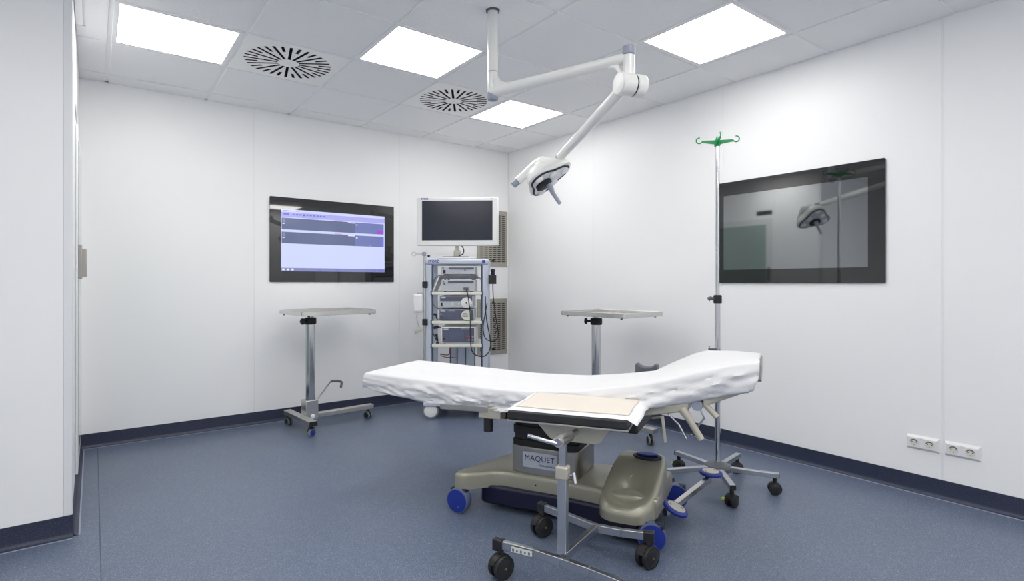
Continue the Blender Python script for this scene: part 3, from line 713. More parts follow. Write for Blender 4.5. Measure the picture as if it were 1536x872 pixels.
# sheet over the bed
def sheet_obj():
    b = MB(); U0, U1 = -1.128, .912; NU = 150
    # cross-section parameter list: (kind, t)
    sec = [('n', 1 - k / 11) for k in range(11)] + [('c', k / 5) for k in range(5)] + [('t', k / 22) for k in range(23)] + [('C', (k + 1) / 5) for k in range(5)] + [('f', (k + 1) / 8) for k in range(8)]
    rows_ = []
    us = [(U0, 1.), (U0 - .001, .6), (U0 + .001, .25), (U0 + .006, .05)] + [(U0 + .014 + (U1 - U0 - .014) * k / NU, 0) for k in range(NU + 1)]
    for u, dropf in us:
        hz = lerp(hem, u) + .004 * noise.noise((u * 6, 3.1, 0)) + .002 * noise.noise((u * 24, 1.1, 0))
        row = []; r = .016
        # how loose the cloth hangs at the side
        loose = .35 + .65 * math.exp(-((u + .45) / .35) ** 2) + .5 * math.exp(-((u - .3) / .25) ** 2) + .35 * math.exp(-((u - .75) / .15) ** 2)
        for kd, t in sec:
            if kd in 'nc': zt = ztop(u, .05)
            if kd == 'n':          # t=1 hem .. 0 top of the side
                z = (zt - r) * (1 - t) + hz * t
                q = (u * 3.2 + t * 1.3, t * .9 - u * .6, 2.)
                w_ = noise.noise((u * 5 + t * 2.2, t * 1.4 - u * 1.5, 0)) * .026 + abs(noise.noise((u * 9 - t * 3, t * 3 + u * 2, 5))) * -.030 + abs(noise.noise((u * 13 + t * 6, t * 3 - u * 5, 8))) * .020 + abs(noise.noise((u * 22 - t * 8, t * 4 + u * 3, 11))) * -.009 + noise.noise((u * 40, t * 9, 1)) * .0018
                v = .050 - .004 * math.sin(t * PI) + w_ * loose * (.3 + .7 * min(1, t * 2.5)) + .010 * t * t
            elif kd == 'c':
                a = PI / 2 * (t + .1); v = .050 + r * (1 - math.cos(a)); z = zt - r + r * math.sin(a)
            elif kd == 't':
                v = .068 + (.572 - .068) * t; z = ztop(u, v)
                z += .0025 * noise.noise((u * 2.2, v * 6, 4)) * min(1, 4 * t * (1 - t) + .15) + .0016 * abs(noise.noise((u * 7 + v * 9, v * 5 - u * 3, 7))) + .0007 * noise.noise((u * 30, v * 30, 2))
                z -= .006 * math.exp(-((u - .1) / .2) ** 2) * math.sin(PI * t)
            elif kd == 'C':
                a = PI / 2 * (1 - t); v = .572 + r * math.cos(a); z = ztop(u, .59) - r + r * math.sin(a)
            else:
                z = (ztop(u, .59) - r) * (1 - t) + (hz + .02) * t; v = .588 + noise.noise((u * 5, t * 2, 9)) * .012 * t - .008 * t
            if dropf: z = min(z, ztop(u, v) - (ztop(u, v) - hz) * dropf * .98)
            uu = u
            if u > .88: uu = u + .006 * noise.noise((v * 20, z * 20, 3)) - .025 * (1 if kd == 'n' else 0) * t * t
            row.append((uu, v, z))
        rows_.append(row)
    b.grid(rows_)
    return b
sh = sheet_obj().build('table_sheet', 'sheet', None, TB, (0, 0, TR), smooth=60)
tag(sh, 'crumpled white disposable sheet draped over the operating table', 'sheet')
md = sh.modifiers.new('thick', 'SOLIDIFY'); md.thickness = .0012; md.offset = -1

# grey moulded rest at the far rail
rest = thing('arm_rest', 'grey moulded rest with a dipped top on the far side of the operating table', 'arm rest', TB, TR)
b = MB(); K = 14
ro = []
for k in range(K + 1):
    a = -1 + 2 * k / K
    topz = .716 - .020 * (1 - a * a) ** 1 + .010 * abs(a) ** 6 * 0 + .006 * math.exp(-((abs(a) - .82) / .16) ** 2) - .012 * max(0, abs(a) - .86) / .14
    u = .333 + .060 * a
    ro.append([(u, .665, .600), (u, .66, topz - .006), (u, .668, topz), (u, .715, topz - .004), (u, .725, topz - .012), (u, .72, .600)])
b.grid(ro); b.f += [tuple(range(6)), tuple(range(K * 6, K * 6 + 6))[::-1]]; b.m += [0, 0]
b.build('rest_shell', 'darkgrey', rest, bevel=.003)
MB().tube([(.333, .69, .61), (.333, .69, .56), (.333, .60, .55), (.333, .50, .552)], .012, 12).build('mount_rod', 'steel', rest)

# ------------------------------------------------------------------ hand table with its wheeled leg
ht = thing('hand_table', 'hand surgery side table with black pad on a wheeled steel leg, before the operating table', 'side table', TB, TR)
ha = math.radians(4.2); hc = (.192, -.150)
hm = Matrix.Translation((*hc, 0)) @ Matrix.Rotation(ha, 4, 'Z')
MB().box(-.247, .247, -.19, .19, .595, .632, hm).build('pad', 'vinylpad', ht, bevel=.006, seg=3)
MB().box(-.250, .250, -.186, .19, .586, .5945, hm).build('base_plate', 'steel_w', ht, bevel=.002)
ap = [(-.158, .586), (.170, .586), (.128, .525), (.118, .514), (.10, .508), (-.065, .508), (-.085, .513), (-.10, .524)]
MB().prism(ap, .0, .012, hm @ Matrix.Translation((.008, -.11, 0)) @ Matrix.Rotation(PI / 2, 4, 'X')).build('apron_plate', 'frame_beige', ht, bevel=.003)
MB().prism([(-.165, .586), (-.118, .55), (-.10, .53), (-.02, .50), (.05, .586)], .0, .012, hm @ Matrix.Translation((-.012, .14, 0)) @ Matrix.Rotation(PI / 2, 4, 'X')).build('apron_plate', 'bellows', ht, bevel=.003)
MB().box(-.21, .21, .150, .182, .545, .586, hm).build('rail_clamp', 'steel_w', ht, bevel=.003)
PU, PV = .243, -.468
MB().box(-.0175, .0175, -.0175, .0175, .15, .455, Matrix.Translation((PU, PV, 0)) @ Matrix.Rotation(.05, 4, 'Z')).build('leg_outer_tube', 'alu', ht, bevel=.003)
MB().box(-.013, .013, -.013, .013, .44, .565, Matrix.Translation((PU, PV, 0)) @ Matrix.Rotation(.05, 4, 'Z')).build('leg_inner_tube', 'alu', ht, bevel=.002)
cl = MB().box(-.024, .024, -.024, .022, .428, .476, Matrix.Translation((PU, PV, 0)) @ Matrix.Rotation(.05, 4, 'Z')).build('leg_clamp', 'frame_beige', ht, bevel=.006, seg=3)
MB().cyl((PU + .022, PV - .005, .447), (PU + .046, PV - .012, .447), .007, n=12).tube([(PU + .046, PV - .014, .459), (PU + .050, PV - .018, .448), (PU + .056, PV - .024, .425)], .0065, 10).build('clamp_lever', 'chrome', cl)
q = MB().cyl((PU - .006, PV - .032, .572), (PU - .008, PV + .10, .562), .0215, n=24).cyl((PU - .008, PV + .09, .562), (PU - .012, PV + .205, .553), .013, n=16)
hd = q.build('cross_tube', 'steel_w', ht)
MB().tube([(PU - .012, PV - .036, .566), (PU - .05, PV - .055, .577), (PU - .112, PV - .075, .595)], [.0085, .0075, .0075], 12).lathe([(.014, -.006), (.014, .006)], 18, Matrix.Translation((PU - .006, PV - .036, .572)) @ Matrix.Rotation(PI / 2, 4, 'X')).build('locking_handle', 'chrome', hd)
# two bowed floor bars joined by a stretcher
zb = .125
FB = [(-.02, -.462, zb), (.12, -.468, zb), (.243, -.490, zb), (.36, -.515, zb), (.53, -.565, zb)]
BB = [(.005, -.055, zb), (.14, -.105, zb), (.285, -.160, zb), (.39, -.158, zb), (.49, -.142, zb)]
for nm, pts in (('front_bar', FB), ('rear_bar', BB)):
    b = MB()
    for a, c in zip(pts, pts[1:]): b.bar(a, c, .022, .032)
    o = b.build(nm, 'alu', ht, bevel=.002)
    for e, f in ((pts[0], pts[1]), (pts[-1], pts[-2])):
        dr = (Vector(e) - Vector(f)).normalized()
        MB().bar(Vector(e) - dr * .012 + Vector((0, 0, -.003)), Vector(e) + dr * .032 + Vector((0, 0, -.003)), .030, .046).build('end_cap', 'black_gloss', o, bevel=.004)
MB().bar((PU, PV + .01, zb + .003), (.285, -.165, zb + .003), .022, .030).build('stretcher', 'alu', ht, bevel=.002)
wl2 = MB().box(.035, .125, -.0117, -.0108, -.010, .011, Matrix.Translation((0, -.4695, zb)) @ Matrix.Rotation(-.035, 4, 'Z')).build('warning_label', 'whitelabel', ht, smooth=0)
for k in range(5): MB().box(.040 + k * .017, .048 + k * .017, -.0121, -.0116, -.007 + .002 * (k % 2), .004 - .003 * (k % 2), Matrix.Translation((0, -.4695, zb)) @ Matrix.Rotation(-.035, 4, 'Z')).build('label_mark', 'socketdark', wl2, smooth=0)
for (u, v), hdg in (((-.012, -.475), -.45), ((.50, -.558), .8), ((.0, -.07), -.5), ((.495, -.148), -.5)):
    caster(ht, (u, v, 0), .092, hdg, ('black', 'black_gloss', 'black'), True, .055, top=zb - .018, pin=True)

# absorbent pad lying on the hand table
up = thing('absorbent_pad', 'white and beige absorbent pad lying on the black side table', 'pad', TB, TR)
def pad_grid(a0, a1, b0, b1, lift, nx=40, ny=34, hang=True):
    rows_ = []
    for i in range(nx + 1):
        a = a0 + (a1 - a0) * i / nx; row = []
        for j in range(ny + 1):
            bb = b0 + (b1 - b0) * j / ny
            z = .6335 + lift + .0022 * abs(noise.noise((a * 9, bb * 7 + a * 5, 1))) + .0025 * max(0, noise.noise((a * 5, bb * 14, 3)))
            aa = a + .010 * noise.noise((bb * 9, 1, lift * 50 + (a > 0))) * min(1, max(0, (abs(a) - .18) / .05))
            bb2 = bb + .010 * noise.noise((a * 8, 2, lift * 50)) * min(1, max(0, (-bb - .08) / .04)) * (lift > 0)
            if hang:
                e = (abs(a) - .249)
                if e > 0: z -= e * .5 * (1 + .5 * noise.noise((bb * 10, a, 4))); aa = math.copysign(.249 + e * .85, a) + (aa - a)
            p = hm @ Vector((aa, bb2, z)); row.append(tuple(p))
        rows_.append(row)
    return MB().grid(rows_)
pad_grid(-.292, .292, -.182, .192, 0).build('backing_sheet', 'under', up, smooth=60, solid=.001)
pad_grid(-.235, .245, -.125, .192, .0035).build('absorbent_core', 'quilt', up, smooth=60, solid=.002)

# ------------------------------------------------------------------ drip stand
IV = (-.80, -3.065)
iv = thing('drip_stand', 'tall chrome drip stand with green hooks and five wheeled legs', 'drip stand', (*IV, 0), 0)
zb = .105
for k in range(5):
    a = math.radians(10 + 72 * k); c, s = math.cos(a), math.sin(a)
    o = MB().bar((.03 * c, .03 * s, zb), (.315 * c, .315 * s, zb), .030, .026).build('base_leg', 'alu', iv, bevel=.002)
    MB().bar((.3155 * c, .3155 * s, zb), (.319 * c, .319 * s, zb), .0305, .0265).build('end_cap', 'cablegrey' if k in (0, 4) else 'black', o, bevel=.001)
    caster(iv, (.295 * c, .295 * s, 0), .066, a + .6 + 1.1 * k, ('black', 'black_gloss', 'black'), True, .045, top=zb - .012, tab=(k in (1, 3)) and (PI if k == 1 else -1.2))
MB().lathe([(.075, .092), (.075, .112), (.066, .124), (.040, .132), (.018, .136)], 32).build('hub', 'darkgrey', iv)
MB().cyl((0, 0, .12), (0, 0, 1.07), .0152, n=20).build('lower_pole', 'chrome', iv)
MB().cyl((0, 0, 1.05), (0, 0, 1.955), .0108, n=18).build('upper_pole', 'chrome', iv)
RV = Vector((math.cos(YAW), -math.sin(YAW), 0))
ck = MB().lathe([(.021, 1.045), (.023, 1.05), (.023, 1.088), (.018, 1.093)], 20).build('height_clamp', 'black', iv)
MB().tube([Vector((0, 0, 1.068)) - RV * .018, Vector((0, 0, 1.075)) - RV * .04, Vector((0, 0, 1.068)) - RV * .052], [.008, .010, .013], 12).build('clamp_knob', 'darkgrey', ck)
MB().box(-.05, .012, -.014, .014, .775, .787, Matrix.Rotation(-YAW, 4, 'Z')).build('side_handle', 'darkgrey', iv, bevel=.003)
MB().cyl(-RV * .046 + Vector((0, 0, .787)), -RV * .046 + Vector((0, 0, .802)), .003, n=8).build('handle_pin', 'chrome', iv)
hk = MB(); hk.lathe([(.012, 1.945), (.016, 1.955), (.018, 1.972), (.012, 1.985), (.007, 2.0), (.002, 2.004)], 16)
hk_o = hk.build('hook_hub', 'green', iv)
for a in (-.87, -.87 + PI, -.87 + PI / 2, -.87 - PI / 2):
    c, s = math.cos(a), math.sin(a); D = Vector((c, s, 0))
    b = MB()
    b.add([D * .012 + Vector((-s * .004, c * .004, 1.957)), D * .012 + Vector((s * .004, -c * .004, 1.957)), D * .012 + Vector((s * .004, -c * .004, 1.981)), D * .012 + Vector((-s * .004, c * .004, 1.981)),
           D * .085 + Vector((-s * .003, c * .003, 1.970)), D * .085 + Vector((s * .003, -c * .003, 1.970)), D * .085 + Vector((s * .003, -c * .003, 1.982)), D * .085 + Vector((-s * .003, c * .003, 1.982))],
          [(0, 3, 2, 1), (4, 5, 6, 7), (0, 1, 5, 4), (1, 2, 6, 5), (2, 3, 7, 6), (3, 0, 4, 7)])
    b.tube([D * (.100 + .0165 * math.cos(t)) + Vector((0, 0, 1.983 + .0165 * math.sin(t))) for t in [PI * 1.12 + (PI * 1.45) * k / 14 for k in range(15)]], .0036, 8)
    b.build('bag_hook', 'green', iv, bevel=.001)

# ------------------------------------------------------------------ ceiling operating lamp
lp = thing('operating_lamp', 'white ceiling-mounted operating lamp on a jointed arm above the table', 'lamp', (POLE[0], POLE[1], H), 0)
def LPt(p): return Vector(p) - Vector((POLE[0], POLE[1], H))
P = Vector((POLE[0], POLE[1], 0)); EL = P + Vector((0, 0, 2.165)); J = Vector((-1.755, -3.234, 2.165))
Z = Vector((0, 0, 1))
MB().lathe([(.030, 0), (.0355, .0), (.0355, -.014), (.030, -.014)], 28).build('ceiling_collar', 'darkgrey', lp)
MB().cyl(LPt(P + Z * 2.27), (0, 0, .05), .0275, n=28).build('drop_pole', 'lampwhite', lp)
MB().cyl(LPt(P + Z * 2.155), LPt(P + Z * 2.268), .0268, n=28).build('lower_sleeve', 'lampwhite', lp, bevel=.002)
ad = (J - EL).normalized()
ar = MB().tube([LPt(EL + ad * .0), LPt(EL + ad * .10), LPt(EL + ad * .14), LPt(J - ad * .005)], [.031, .029, .0265, .0245], 24)
ar.tube([LPt(P + ad * .012 + Z * 2.245), LPt(P + ad * .03 + Z * 2.205), LPt(P + ad * .065 + Z * 2.180), LPt(P + ad * .12 + Z * 2.168)], [.016, .022, .024, .02], 16)
ar.build('upper_arm', 'lampwhite', lp)
MB().lathe([(.012, 2.118), (.026, 2.122), (.0285, 2.128), (.0285, 2.160)], 28, Matrix.Translation(LPt(P))).build('elbow_cap', 'lampgrey', lp)
MB().cyl(LPt(Vector((J.x, J.y, 2.085))), LPt(Vector((J.x, J.y, 2.175))), .027, n=28).build('spindle', 'lampwhite', lp, bevel=.003)
MB().cyl(LPt(Vector((J.x, J.y, 2.1765))), LPt(Vector((J.x, J.y, 2.216))), .028, n=28).build('spindle_cap', 'lampgrey', lp, bevel=.004)
MB().tube([LPt(J - ad * .10 - Z * .018), LPt(J - ad * .055 - Z * .03), LPt(J - ad * .03 - Z * .07)], [.009, .016, .009], 12).build('arm_gusset', 'lampwhite', lp)
HJ = Vector((J.x, J.y, 2.045))
AE = Vector((-1.575, -2.571, 1.860))                       # end of the spring arm
rv = (AE - HJ); pl = Vector((rv.x, rv.y, 0)).normalized(); hx = Vector((pl.y, -pl.x, 0))        # hinge axis, horizontal
if hx.dot(RV) < 0: hx = -hx
MB().cyl(LPt(HJ - hx * .055), LPt(HJ + hx * .018), .050, n=36).build('hinge_drum', 'lampwhite', lp, bevel=.006, seg=3)
MB().cyl(LPt(HJ + hx * .0175), LPt(HJ + hx * .0225), .0475, n=36).build('hinge_gap', 'black', lp)
MB().cyl(LPt(HJ + hx * .022), LPt(HJ + hx * .075), .050, n=36).build('hinge_drum', 'lampwhite', lp, bevel=.008, seg=3)
dd = rv.normalized()
MB().tube([LPt(HJ - hx * .012 + dd * .035), LPt(HJ - hx * .010 + dd * .09), LPt(HJ - hx * .005 + dd * .3), LPt(AE)], [.026, .0275, .0265, .0225], 20).build('spring_arm', 'lampwhite', lp)
MB().cyl(LPt(AE - dd * .02), LPt(AE + dd * .022), .0245, n=20).build('arm_collar', 'lampgrey', lp, bevel=.003)
# lamp head
Fv = Vector((math.sin(YAW), math.cos(YAW), 0))
def cp3(px, py, dpt): return Vector(CAM) + Fv * dpt + RV * ((px - PX) / FPX * dpt) - Z * ((py - PY) / FPX * dpt)
HC = cp3(821, 269, 3.11); hn = (RV * .52 - Z * .82 - Fv * .24).normalized()
ex = (RV * .84 + Z * .54); ex = (ex - hn * ex.dot(hn)).normalized(); ey = hn.cross(ex)
hmx = Matrix((( ex.x, ey.x, hn.x, 0), (ex.y, ey.y, hn.y, 0), (ex.z, ey.z, hn.z, 0), (0, 0, 0, 1))); hmx.translation = LPt(HC)
def tref(s, n=60, lob=.022, r=.118): return [((r + lob * math.cos(3 * a)) * s * math.cos(a), (r + lob * math.cos(3 * a)) * s * math.sin(a)) for a in [2 * PI * k / n for k in range(n)]]
def stack(levels, mname, name, par):
    b = MB(); n = 60; b.v = [tuple(hmx @ Vector((*p, z))) for s, z in levels for p in tref(s)]
    for i in range(len(levels) - 1): b.f += [(i * n + k, i * n + (k + 1) % n, (i + 1) * n + (k + 1) % n, (i + 1) * n + k) for k in range(n)]
    b.f += [tuple(range(n))[::-1], tuple(range((len(levels) - 1) * n, len(levels) * n))]; b.m = [0] * len(b.f)
    return b.build(name, mname, par, smooth=45)
head = stack([(.35, -.085), (.6, -.080), (.86, -.066), (1.02, -.042), (1.12, -.016), (1.13, -.004), (1.08, .003), (1.0, .004)], 'lampwhite', 'head_shell', lp)
stack([(1.015, .002), (1.02, .010), (.985, .013), (.93, .0105), (.93, .002)], 'black', 'rim_seal', head)
stack([(.95, .004), (.93, .0095), (.5, .012)], 'lampglass', 'front_glass', head)
for k in range(6):
    a = PI / 3 * k; r = .107 if k % 2 == 0 else .066
    lr = .026 if k % 2 == 0 else .024
    MB().lathe([(lr, 0), (lr, .006), (lr * .85, .011), (lr * .45, .014), (.001, .015)], 20, hmx @ Matrix.Translation((r * math.cos(a), r * math.sin(a), .010))).build('led_lens', 'lens', head)
MB().lathe([(.050, .0), (.050, .012), (.040, .020), (.024, .022)], 24, hmx @ Matrix.Translation((-.034, .004, .010))).build('handle_collar', 'black', head)
hv = hmx.to_3x3()
h0 = hmx @ Vector((-.012, 0, .025)); 
MB().tube([h0, h0 + hn * .03, h0 + hn * .05 + Vector((0, 0, -.01)), h0 + hn * .125 + Vector((0, 0, -.012))], [.017, .016, .0125, .0105], 16).build('sterile_handle', 'lampgrey', head)
# yoke behind the head, from the arm end to the grey side knob
YK = [cp3(838, 240, 3.10), cp3(826, 246, 3.13), cp3(811, 246, 3.17), cp3(797, 254, 3.19), cp3(785, 264, 3.20), cp3(776, 272, 3.20)]
MB().tube([LPt(p) for p in smooth_path(YK, 5)], [.024 + .016 * math.exp(-((k - 9) / 6) ** 2) for k in range(26)], 18).build('yoke', 'lampwhite', lp)
kd_ = (YK[-1] - YK[-2]).normalized()
MB().cyl(LPt(YK[-1]), LPt(YK[-1] + kd_ * .035), .021, n=20).build('side_knob', 'lampgrey', lp, bevel=.005)
hb_ = hmx @ Vector((0, 0, -.03))
MB().tube([LPt(cp3(812, 249, 3.16)), (LPt(cp3(812, 249, 3.16)) + hb_) / 2, hb_], [.045, .048, .055], 24).build('head_pivot', 'lampwhite', lp)
MB().bar(LPt(cp3(808, 246.5, 3.115)), LPt(cp3(818, 242.5, 3.115)), .004, .004).build('pivot_slot', 'black', lp)

# ------------------------------------------------------------------ endoscopy cart
DC = 4.76; KX = DC / FPX; CF = Vector(CAM) + Fv * DC + RV * ((684 - PX) * KX); CF.z = 0
def cxz(px, py): return ((px - 684) * KX, CAM[2] - (py - PY) * KX)
CR = -YAW
ct = thing('equipment_cart', 'blue-grey wheeled equipment cart with cream shelves in the far corner', 'cart', CF, CR)
x0, x1 = -.268, .282; ZT = cxz(0, 388)[1]
for x, s in ((-.238, 1), (.254, -1)):
    o = MB().box(x - .028, x + .028, .0, .045, .14, ZT - .04).build('upright', 'cartgrey', ct, bevel=.008)
    MB().box(x + s * .0285, x + s * .040, .004, .03, .14, ZT - .045).build('upright_inlay', 'cartdark', o, bevel=.002)
    MB().box(x - .024, x + .024, .43, .47, .14, ZT - .04).build('rear_upright', 'cartgrey', ct, bevel=.006)
for px_, w_ in ((668, .03),): pass
MB().box(x0, x1, -.012, .49, ZT - .050, ZT - .002).build('top_cap', 'cartgrey', ct, bevel=.014, seg=3)
MB().box(-.17, .17, .01, .46, ZT - .001, ZT + .016).build('top_board', 'white', ct, bevel=.006)
text('brand_lettering', 'STORZ', .030, 'logo', ct, (-.192, -.0130, ZT - .024), spacing=1.0, bold=.001)
MB().box(.225, .252, -.0140, -.0118, ZT - .036, ZT - .012).build('emblem', 'logo', ct, smooth=0)
SH = [cxz(0, 438)[1], cxz(0, 481.5)[1], cxz(0, 516.5)[1]]
for z in SH:
    MB().box(-.206, .224, -.02, .44, z - .026, z).build('shelf', 'shelf', ct, bevel=.004)
    for x in (-.207, .222): MB().cyl((x, -.005, z - .03), (x, -.005, z + .004), .012, n=12).build('shelf_clip', 'cartdark', ct)
MB().box(-.10, .14, .44, .475, .12, SH[2] - .027).build('rear_duct', 'cartgrey', ct, bevel=.004)
for x in (-.095, -.03, .05, .135): MB().box(x - .004, x + .004, .434, .4405, .14, SH[2] - .03).build('duct_groove', 'cartdark', ct, smooth=0)
MB().box(x0 - .01, x1 + .01, -.06, .52, .105, .145).build('base_plate', 'cartgrey', ct, bevel=.012)
for x, y, a in ((-.213, -.03, -1.5), (.21, .30, -1.3), (-.20, .46, -1.5), (.18, .47, -1.2)):
    caster(ct, (x, y, 0), .14, a, ('cablegrey', 'white', 'white'), False, .034, top=.14, bare=True)
# drip pole clamped to the left upright
DX = cxz(636.5, 0)[0]
MB().cyl((DX, -.005, .2), (DX, -.005, cxz(0, 381)[1]), .0095, n=16).build('drip_pole', 'steel_w', ct)
for py in (427, 483.5):
    z = cxz(0, py)[1]; MB().box(DX - .016, DX + .030, -.022, .018, z - .028, z + .028).build('pole_clamp', 'black', ct, bevel=.006)
MB().cyl((DX, -.005, cxz(0, 384)[1]), (DX, -.005, cxz(0, 378)[1]), .017, n=16).build('pole_top', 'lampgrey', ct, bevel=.003)
zh = cxz(0, 381)[1]
MB().cyl((DX, -.005, zh), (DX - .075, -.005, zh), .0025, n=8).tube([(DX - .090 + .017 * math.cos(t), -.005, zh + .017 * math.sin(t)) for t in [2 * PI * k / 20 for k in range(20)]], .0022, 6).build('wire_hook', 'chrome', ct)
MB().cyl((DX + .03, -.005, zh - .02), (DX + .05, -.005, zh - .016), .012, .004, n=12).build('pole_knob', 'navy', ct)
# suction bottle on the pole
bt = thing('suction_box', 'white rounded container hanging on the left pole of the equipment cart', 'container', CF, CR)
a, z0 = cxz(621, 469); b_, z1 = cxz(635.5, 441)
MB().box(a, b_ - .002, -.06, .03, z0, z1).build('container_body', 'white', bt, bevel=.018, seg=4)
MB().box(a + .03, b_ + .002, -.03, .01, z1 - .004, z1 + .008).build('container_lid', 'lampgrey', bt, bevel=.003)
xx, zz = cxz(629, 496)
MB().tube(smooth_path([((a + b_) / 2 - .01, -.02, z0 + .003), ((a + b_) / 2 - .015, -.02, z0 - .05), (xx, -.02, zz + .03)], 5), .003, 8).build('hose', 'beige', bt)
MB().bar((xx - .035, -.02, zz - .015), (xx + .03, -.02, zz + .02), .022, .028).build('hand_piece', 'beige', bt, bevel=.006)

def device(name, label, L, Rr, T_, B_, depth, y=-.012, body='devgrey'):
    xa, zt = cxz(L, T_); xb, zbm = cxz(Rr, B_)
    t = thing(name, label, 'medical device', CF + Matrix.Rotation(CR, 3, 'Z') @ Vector(((xa + xb) / 2, y, zbm)), CR)
    Wd = xb - xa; Hh = zt - zbm
    MB().box(-Wd / 2, Wd / 2, 0, depth, .006, Hh).build('housing', body, t, bevel=.004)
    for sx in (-1, 1):
        for yy in (.04, depth - .04): MB().cyl((sx * (Wd / 2 - .03), yy, 0), (sx * (Wd / 2 - .03), yy, .0065), .010, n=10).build('foot', 'black', t)
    def fr(nm, m, a0, a1, b0, b1, d=.004, par=None, bev=.001):
        return MB().box(-Wd / 2 + a0 * Wd, -Wd / 2 + a1 * Wd, -d, .001, .006 + b0 * (Hh - .006), .006 + b1 * (Hh - .006)).build(nm, m, par or t, bevel=bev)
    def knob(nm, m, a0, b0, r, d=.006):
        MB().lathe([(r, 0), (r, d * .7), (r * .8, d)], 24, Matrix.Translation((-Wd / 2 + a0 * Wd, 0, .006 + b0 * (Hh - .006))) @ Matrix.Rotation(PI / 2, 4, 'X')).build(nm, m, t)
    return t, fr, knob
# upper shelf: two stacked camera units (the top one sits on a tray), then shelf 2 and 3
t, fr, kb = device('camera_control_unit', 'slim light grey unit directly below the cart top', 662, 713, 399.5, 412.5, .34)
fr('vent_strip', 'devpanel', .22, .96, .62, .86); fr('power_switch', 'black_gloss', .05, .13, .10, .55); fr('badge', 'devpanel', .04, .08, .7, .86); fr('jack', 'darkgrey', .68, .72, .45, .62)
z = cxz(0, 397)[1]
t, fr, kb = device('camera_control_unit', 'light grey camera unit with a plugged cable on the top shelf', 662, 713, 419.8, 438, .34)
fr('vent_strip', 'devpanel', .20, .95, .74, .92); fr('badge', 'devpanel', .04, .08, .78, .92); fr('power_switch', 'devpanel', .07, .11, .58, .74); fr('cable_plug', 'darkgrey', .66, .80, .12, .34, .03); fr('seam_strip', 'darkgrey', .02, .97, .54, .555, .0008)
t, fr, kb = device('keyboard_tray', 'dark grey flat unit between the two upper devices on the cart', 662, 714, 412.7, 419.7, .36, body='darkgrey')
t, fr, kb = device('light_source', 'grey light source with a round white dial on the middle shelf', 659, 710, 444.5, 462.8, .36)
p_ = fr('upper_panel', 'devpanel', .03, .97, .56, .97); fr('vent_strip', 'darkgrey', .22, .93, .74, .88, .006); fr('brand_badge', 'cartgrey', .06, .19, .80, .93, .006)
fr('power_switch', 'black_gloss', .05, .10, .12, .42); fr('button', 'cyanlight', .37, .42, .34, .48, .006); fr('button', 'cyanlight', .37, .42, .14, .28, .006); fr('button', 'cyanlight', .56, .61, .24, .40, .006)
kb('light_guide_dial', 'white', .80, .42, .047, .012); kb('dial_socket', 'darkgrey', .80, .42, .008, .014)
t, fr, kb = device('insufflator', 'slate-fronted unit with an oval white panel on the middle shelf', 659, 711, 464.3, 481.5, .36)
fr('front_panel', 'devpanel', .01, .98, .03, .97); fr('lcd', 'devscreen', .18, .52, .22, .76, .0055); fr('brand_badge', 'cartgrey', .04, .18, .80, .92, .0055)
fr('power_switch', 'black_gloss', .04, .08, .18, .34, .0055); fr('button', 'cartgrey', .04, .07, .5, .6, .0055); fr('label_strip', 'cartgrey', .27, .45, .84, .87, .005)
bo = MB(); ob = oval(.052, .043, 30); ob = [(min(.030, x), y_) for x, y_ in ob]
bo.prism(ob, 0, .007, Matrix.Translation((.093, -.003, .049)) @ Matrix.Rotation(PI / 2, 4, 'X')).build('oval_panel', 'shelf', t, smooth=0)
for k, wd in enumerate((.03, .05, .05)): MB().box(.075 - wd / 2, .075 + wd / 2, -.0108, -.0098, .062 - k * .014, .066 - k * .014).build('panel_print', 'socketdark', t, smooth=0)
t, fr, kb = device('pump_unit', 'white-framed unit with touch screen and red button on the lowest shelf', 661.5, 713.5, 491, 516.5, .36, body='white')
fr('front_panel', 'devpanel', .04, .96, .06, .95); fr('touch_screen', 'devscreen', .22, .67, .20, .80, .0055); fr('brand_badge', 'cartgrey', .08, .22, .82, .91, .0055); fr('power_switch', 'black_gloss', .07, .12, .22, .36, .0055)
for a_, b2, m_ in ((.80, .42, 'red'), (.92, .42, 'lampgrey'), (.92, .22, 'lampgrey'), (.81, .22, 'lampgrey')): kb('button', m_, a_, b2, .011 if m_ == 'red' else .009, .008)
fr('title_print', 'cartgrey', .58, .82, .885, .905, .005)
# leaning folder on the top shelf, left of the units
fo = MB().bar((cxz(651, 0)[0], .03, SH[0] + .003), (cxz(661, 0)[0], .03, SH[0] + .135), .010, .30, (0, 1, 0)).build('clipboard', 'white', None, CF, (0, 0, CR), bevel=.002)
fo.location = CF + Matrix.Rotation(CR, 3, 'Z') @ Vector((-.012, .12, 0)); tag(fo, 'thin white board leaning beside the grey units on the top shelf', 'clipboard')
# small cable bundle on lower shelf left
cb = MB(); xa, za = cxz(652, 492); xb2, zb2 = cxz(656, 505)
cb.tube(smooth_path([(xa + .05, .02, za), (xa, .02, za + .01), (xa - .02, .02, za - .03), (xa, .02, zb2 - .01), (xb2, .02, SH[2] + .012)], 5), .004, 8)
cb.cyl((xa - .01, .02, za - .004), (xa + .035, .02, za + .006), .012, n=12).cyl((xb2 - .012, .02, zb2 + .02), (xb2, .02, SH[2] + .02), .012, .007, n=12).cyl((xb2 - .015, .02, SH[2] + .008), (xb2 + .01, .02, SH[2] + .008), .007, n=10)
tag(cb.build('cable_bundle', 'cable', None, CF, (0, 0, CR)), 'small black cable with clips on the lowest shelf, left of the touch-screen unit', 'cable')
xa, za = cxz(653, 474)
tag(MB().cyl((xa - .02, .04, za + .01), (xa + .01, .04, za + .005), .010, n=10).tube([(xa, .04, za + .005), (xa + .005, .04, za - .02), (xa + .012, .04, SH[1] + .004)], .005, 8).build('small_plug', 'cable', None, CF, (0, 0, CR)), 'small black plug standing on the middle shelf beside the slate unit', 'plug')
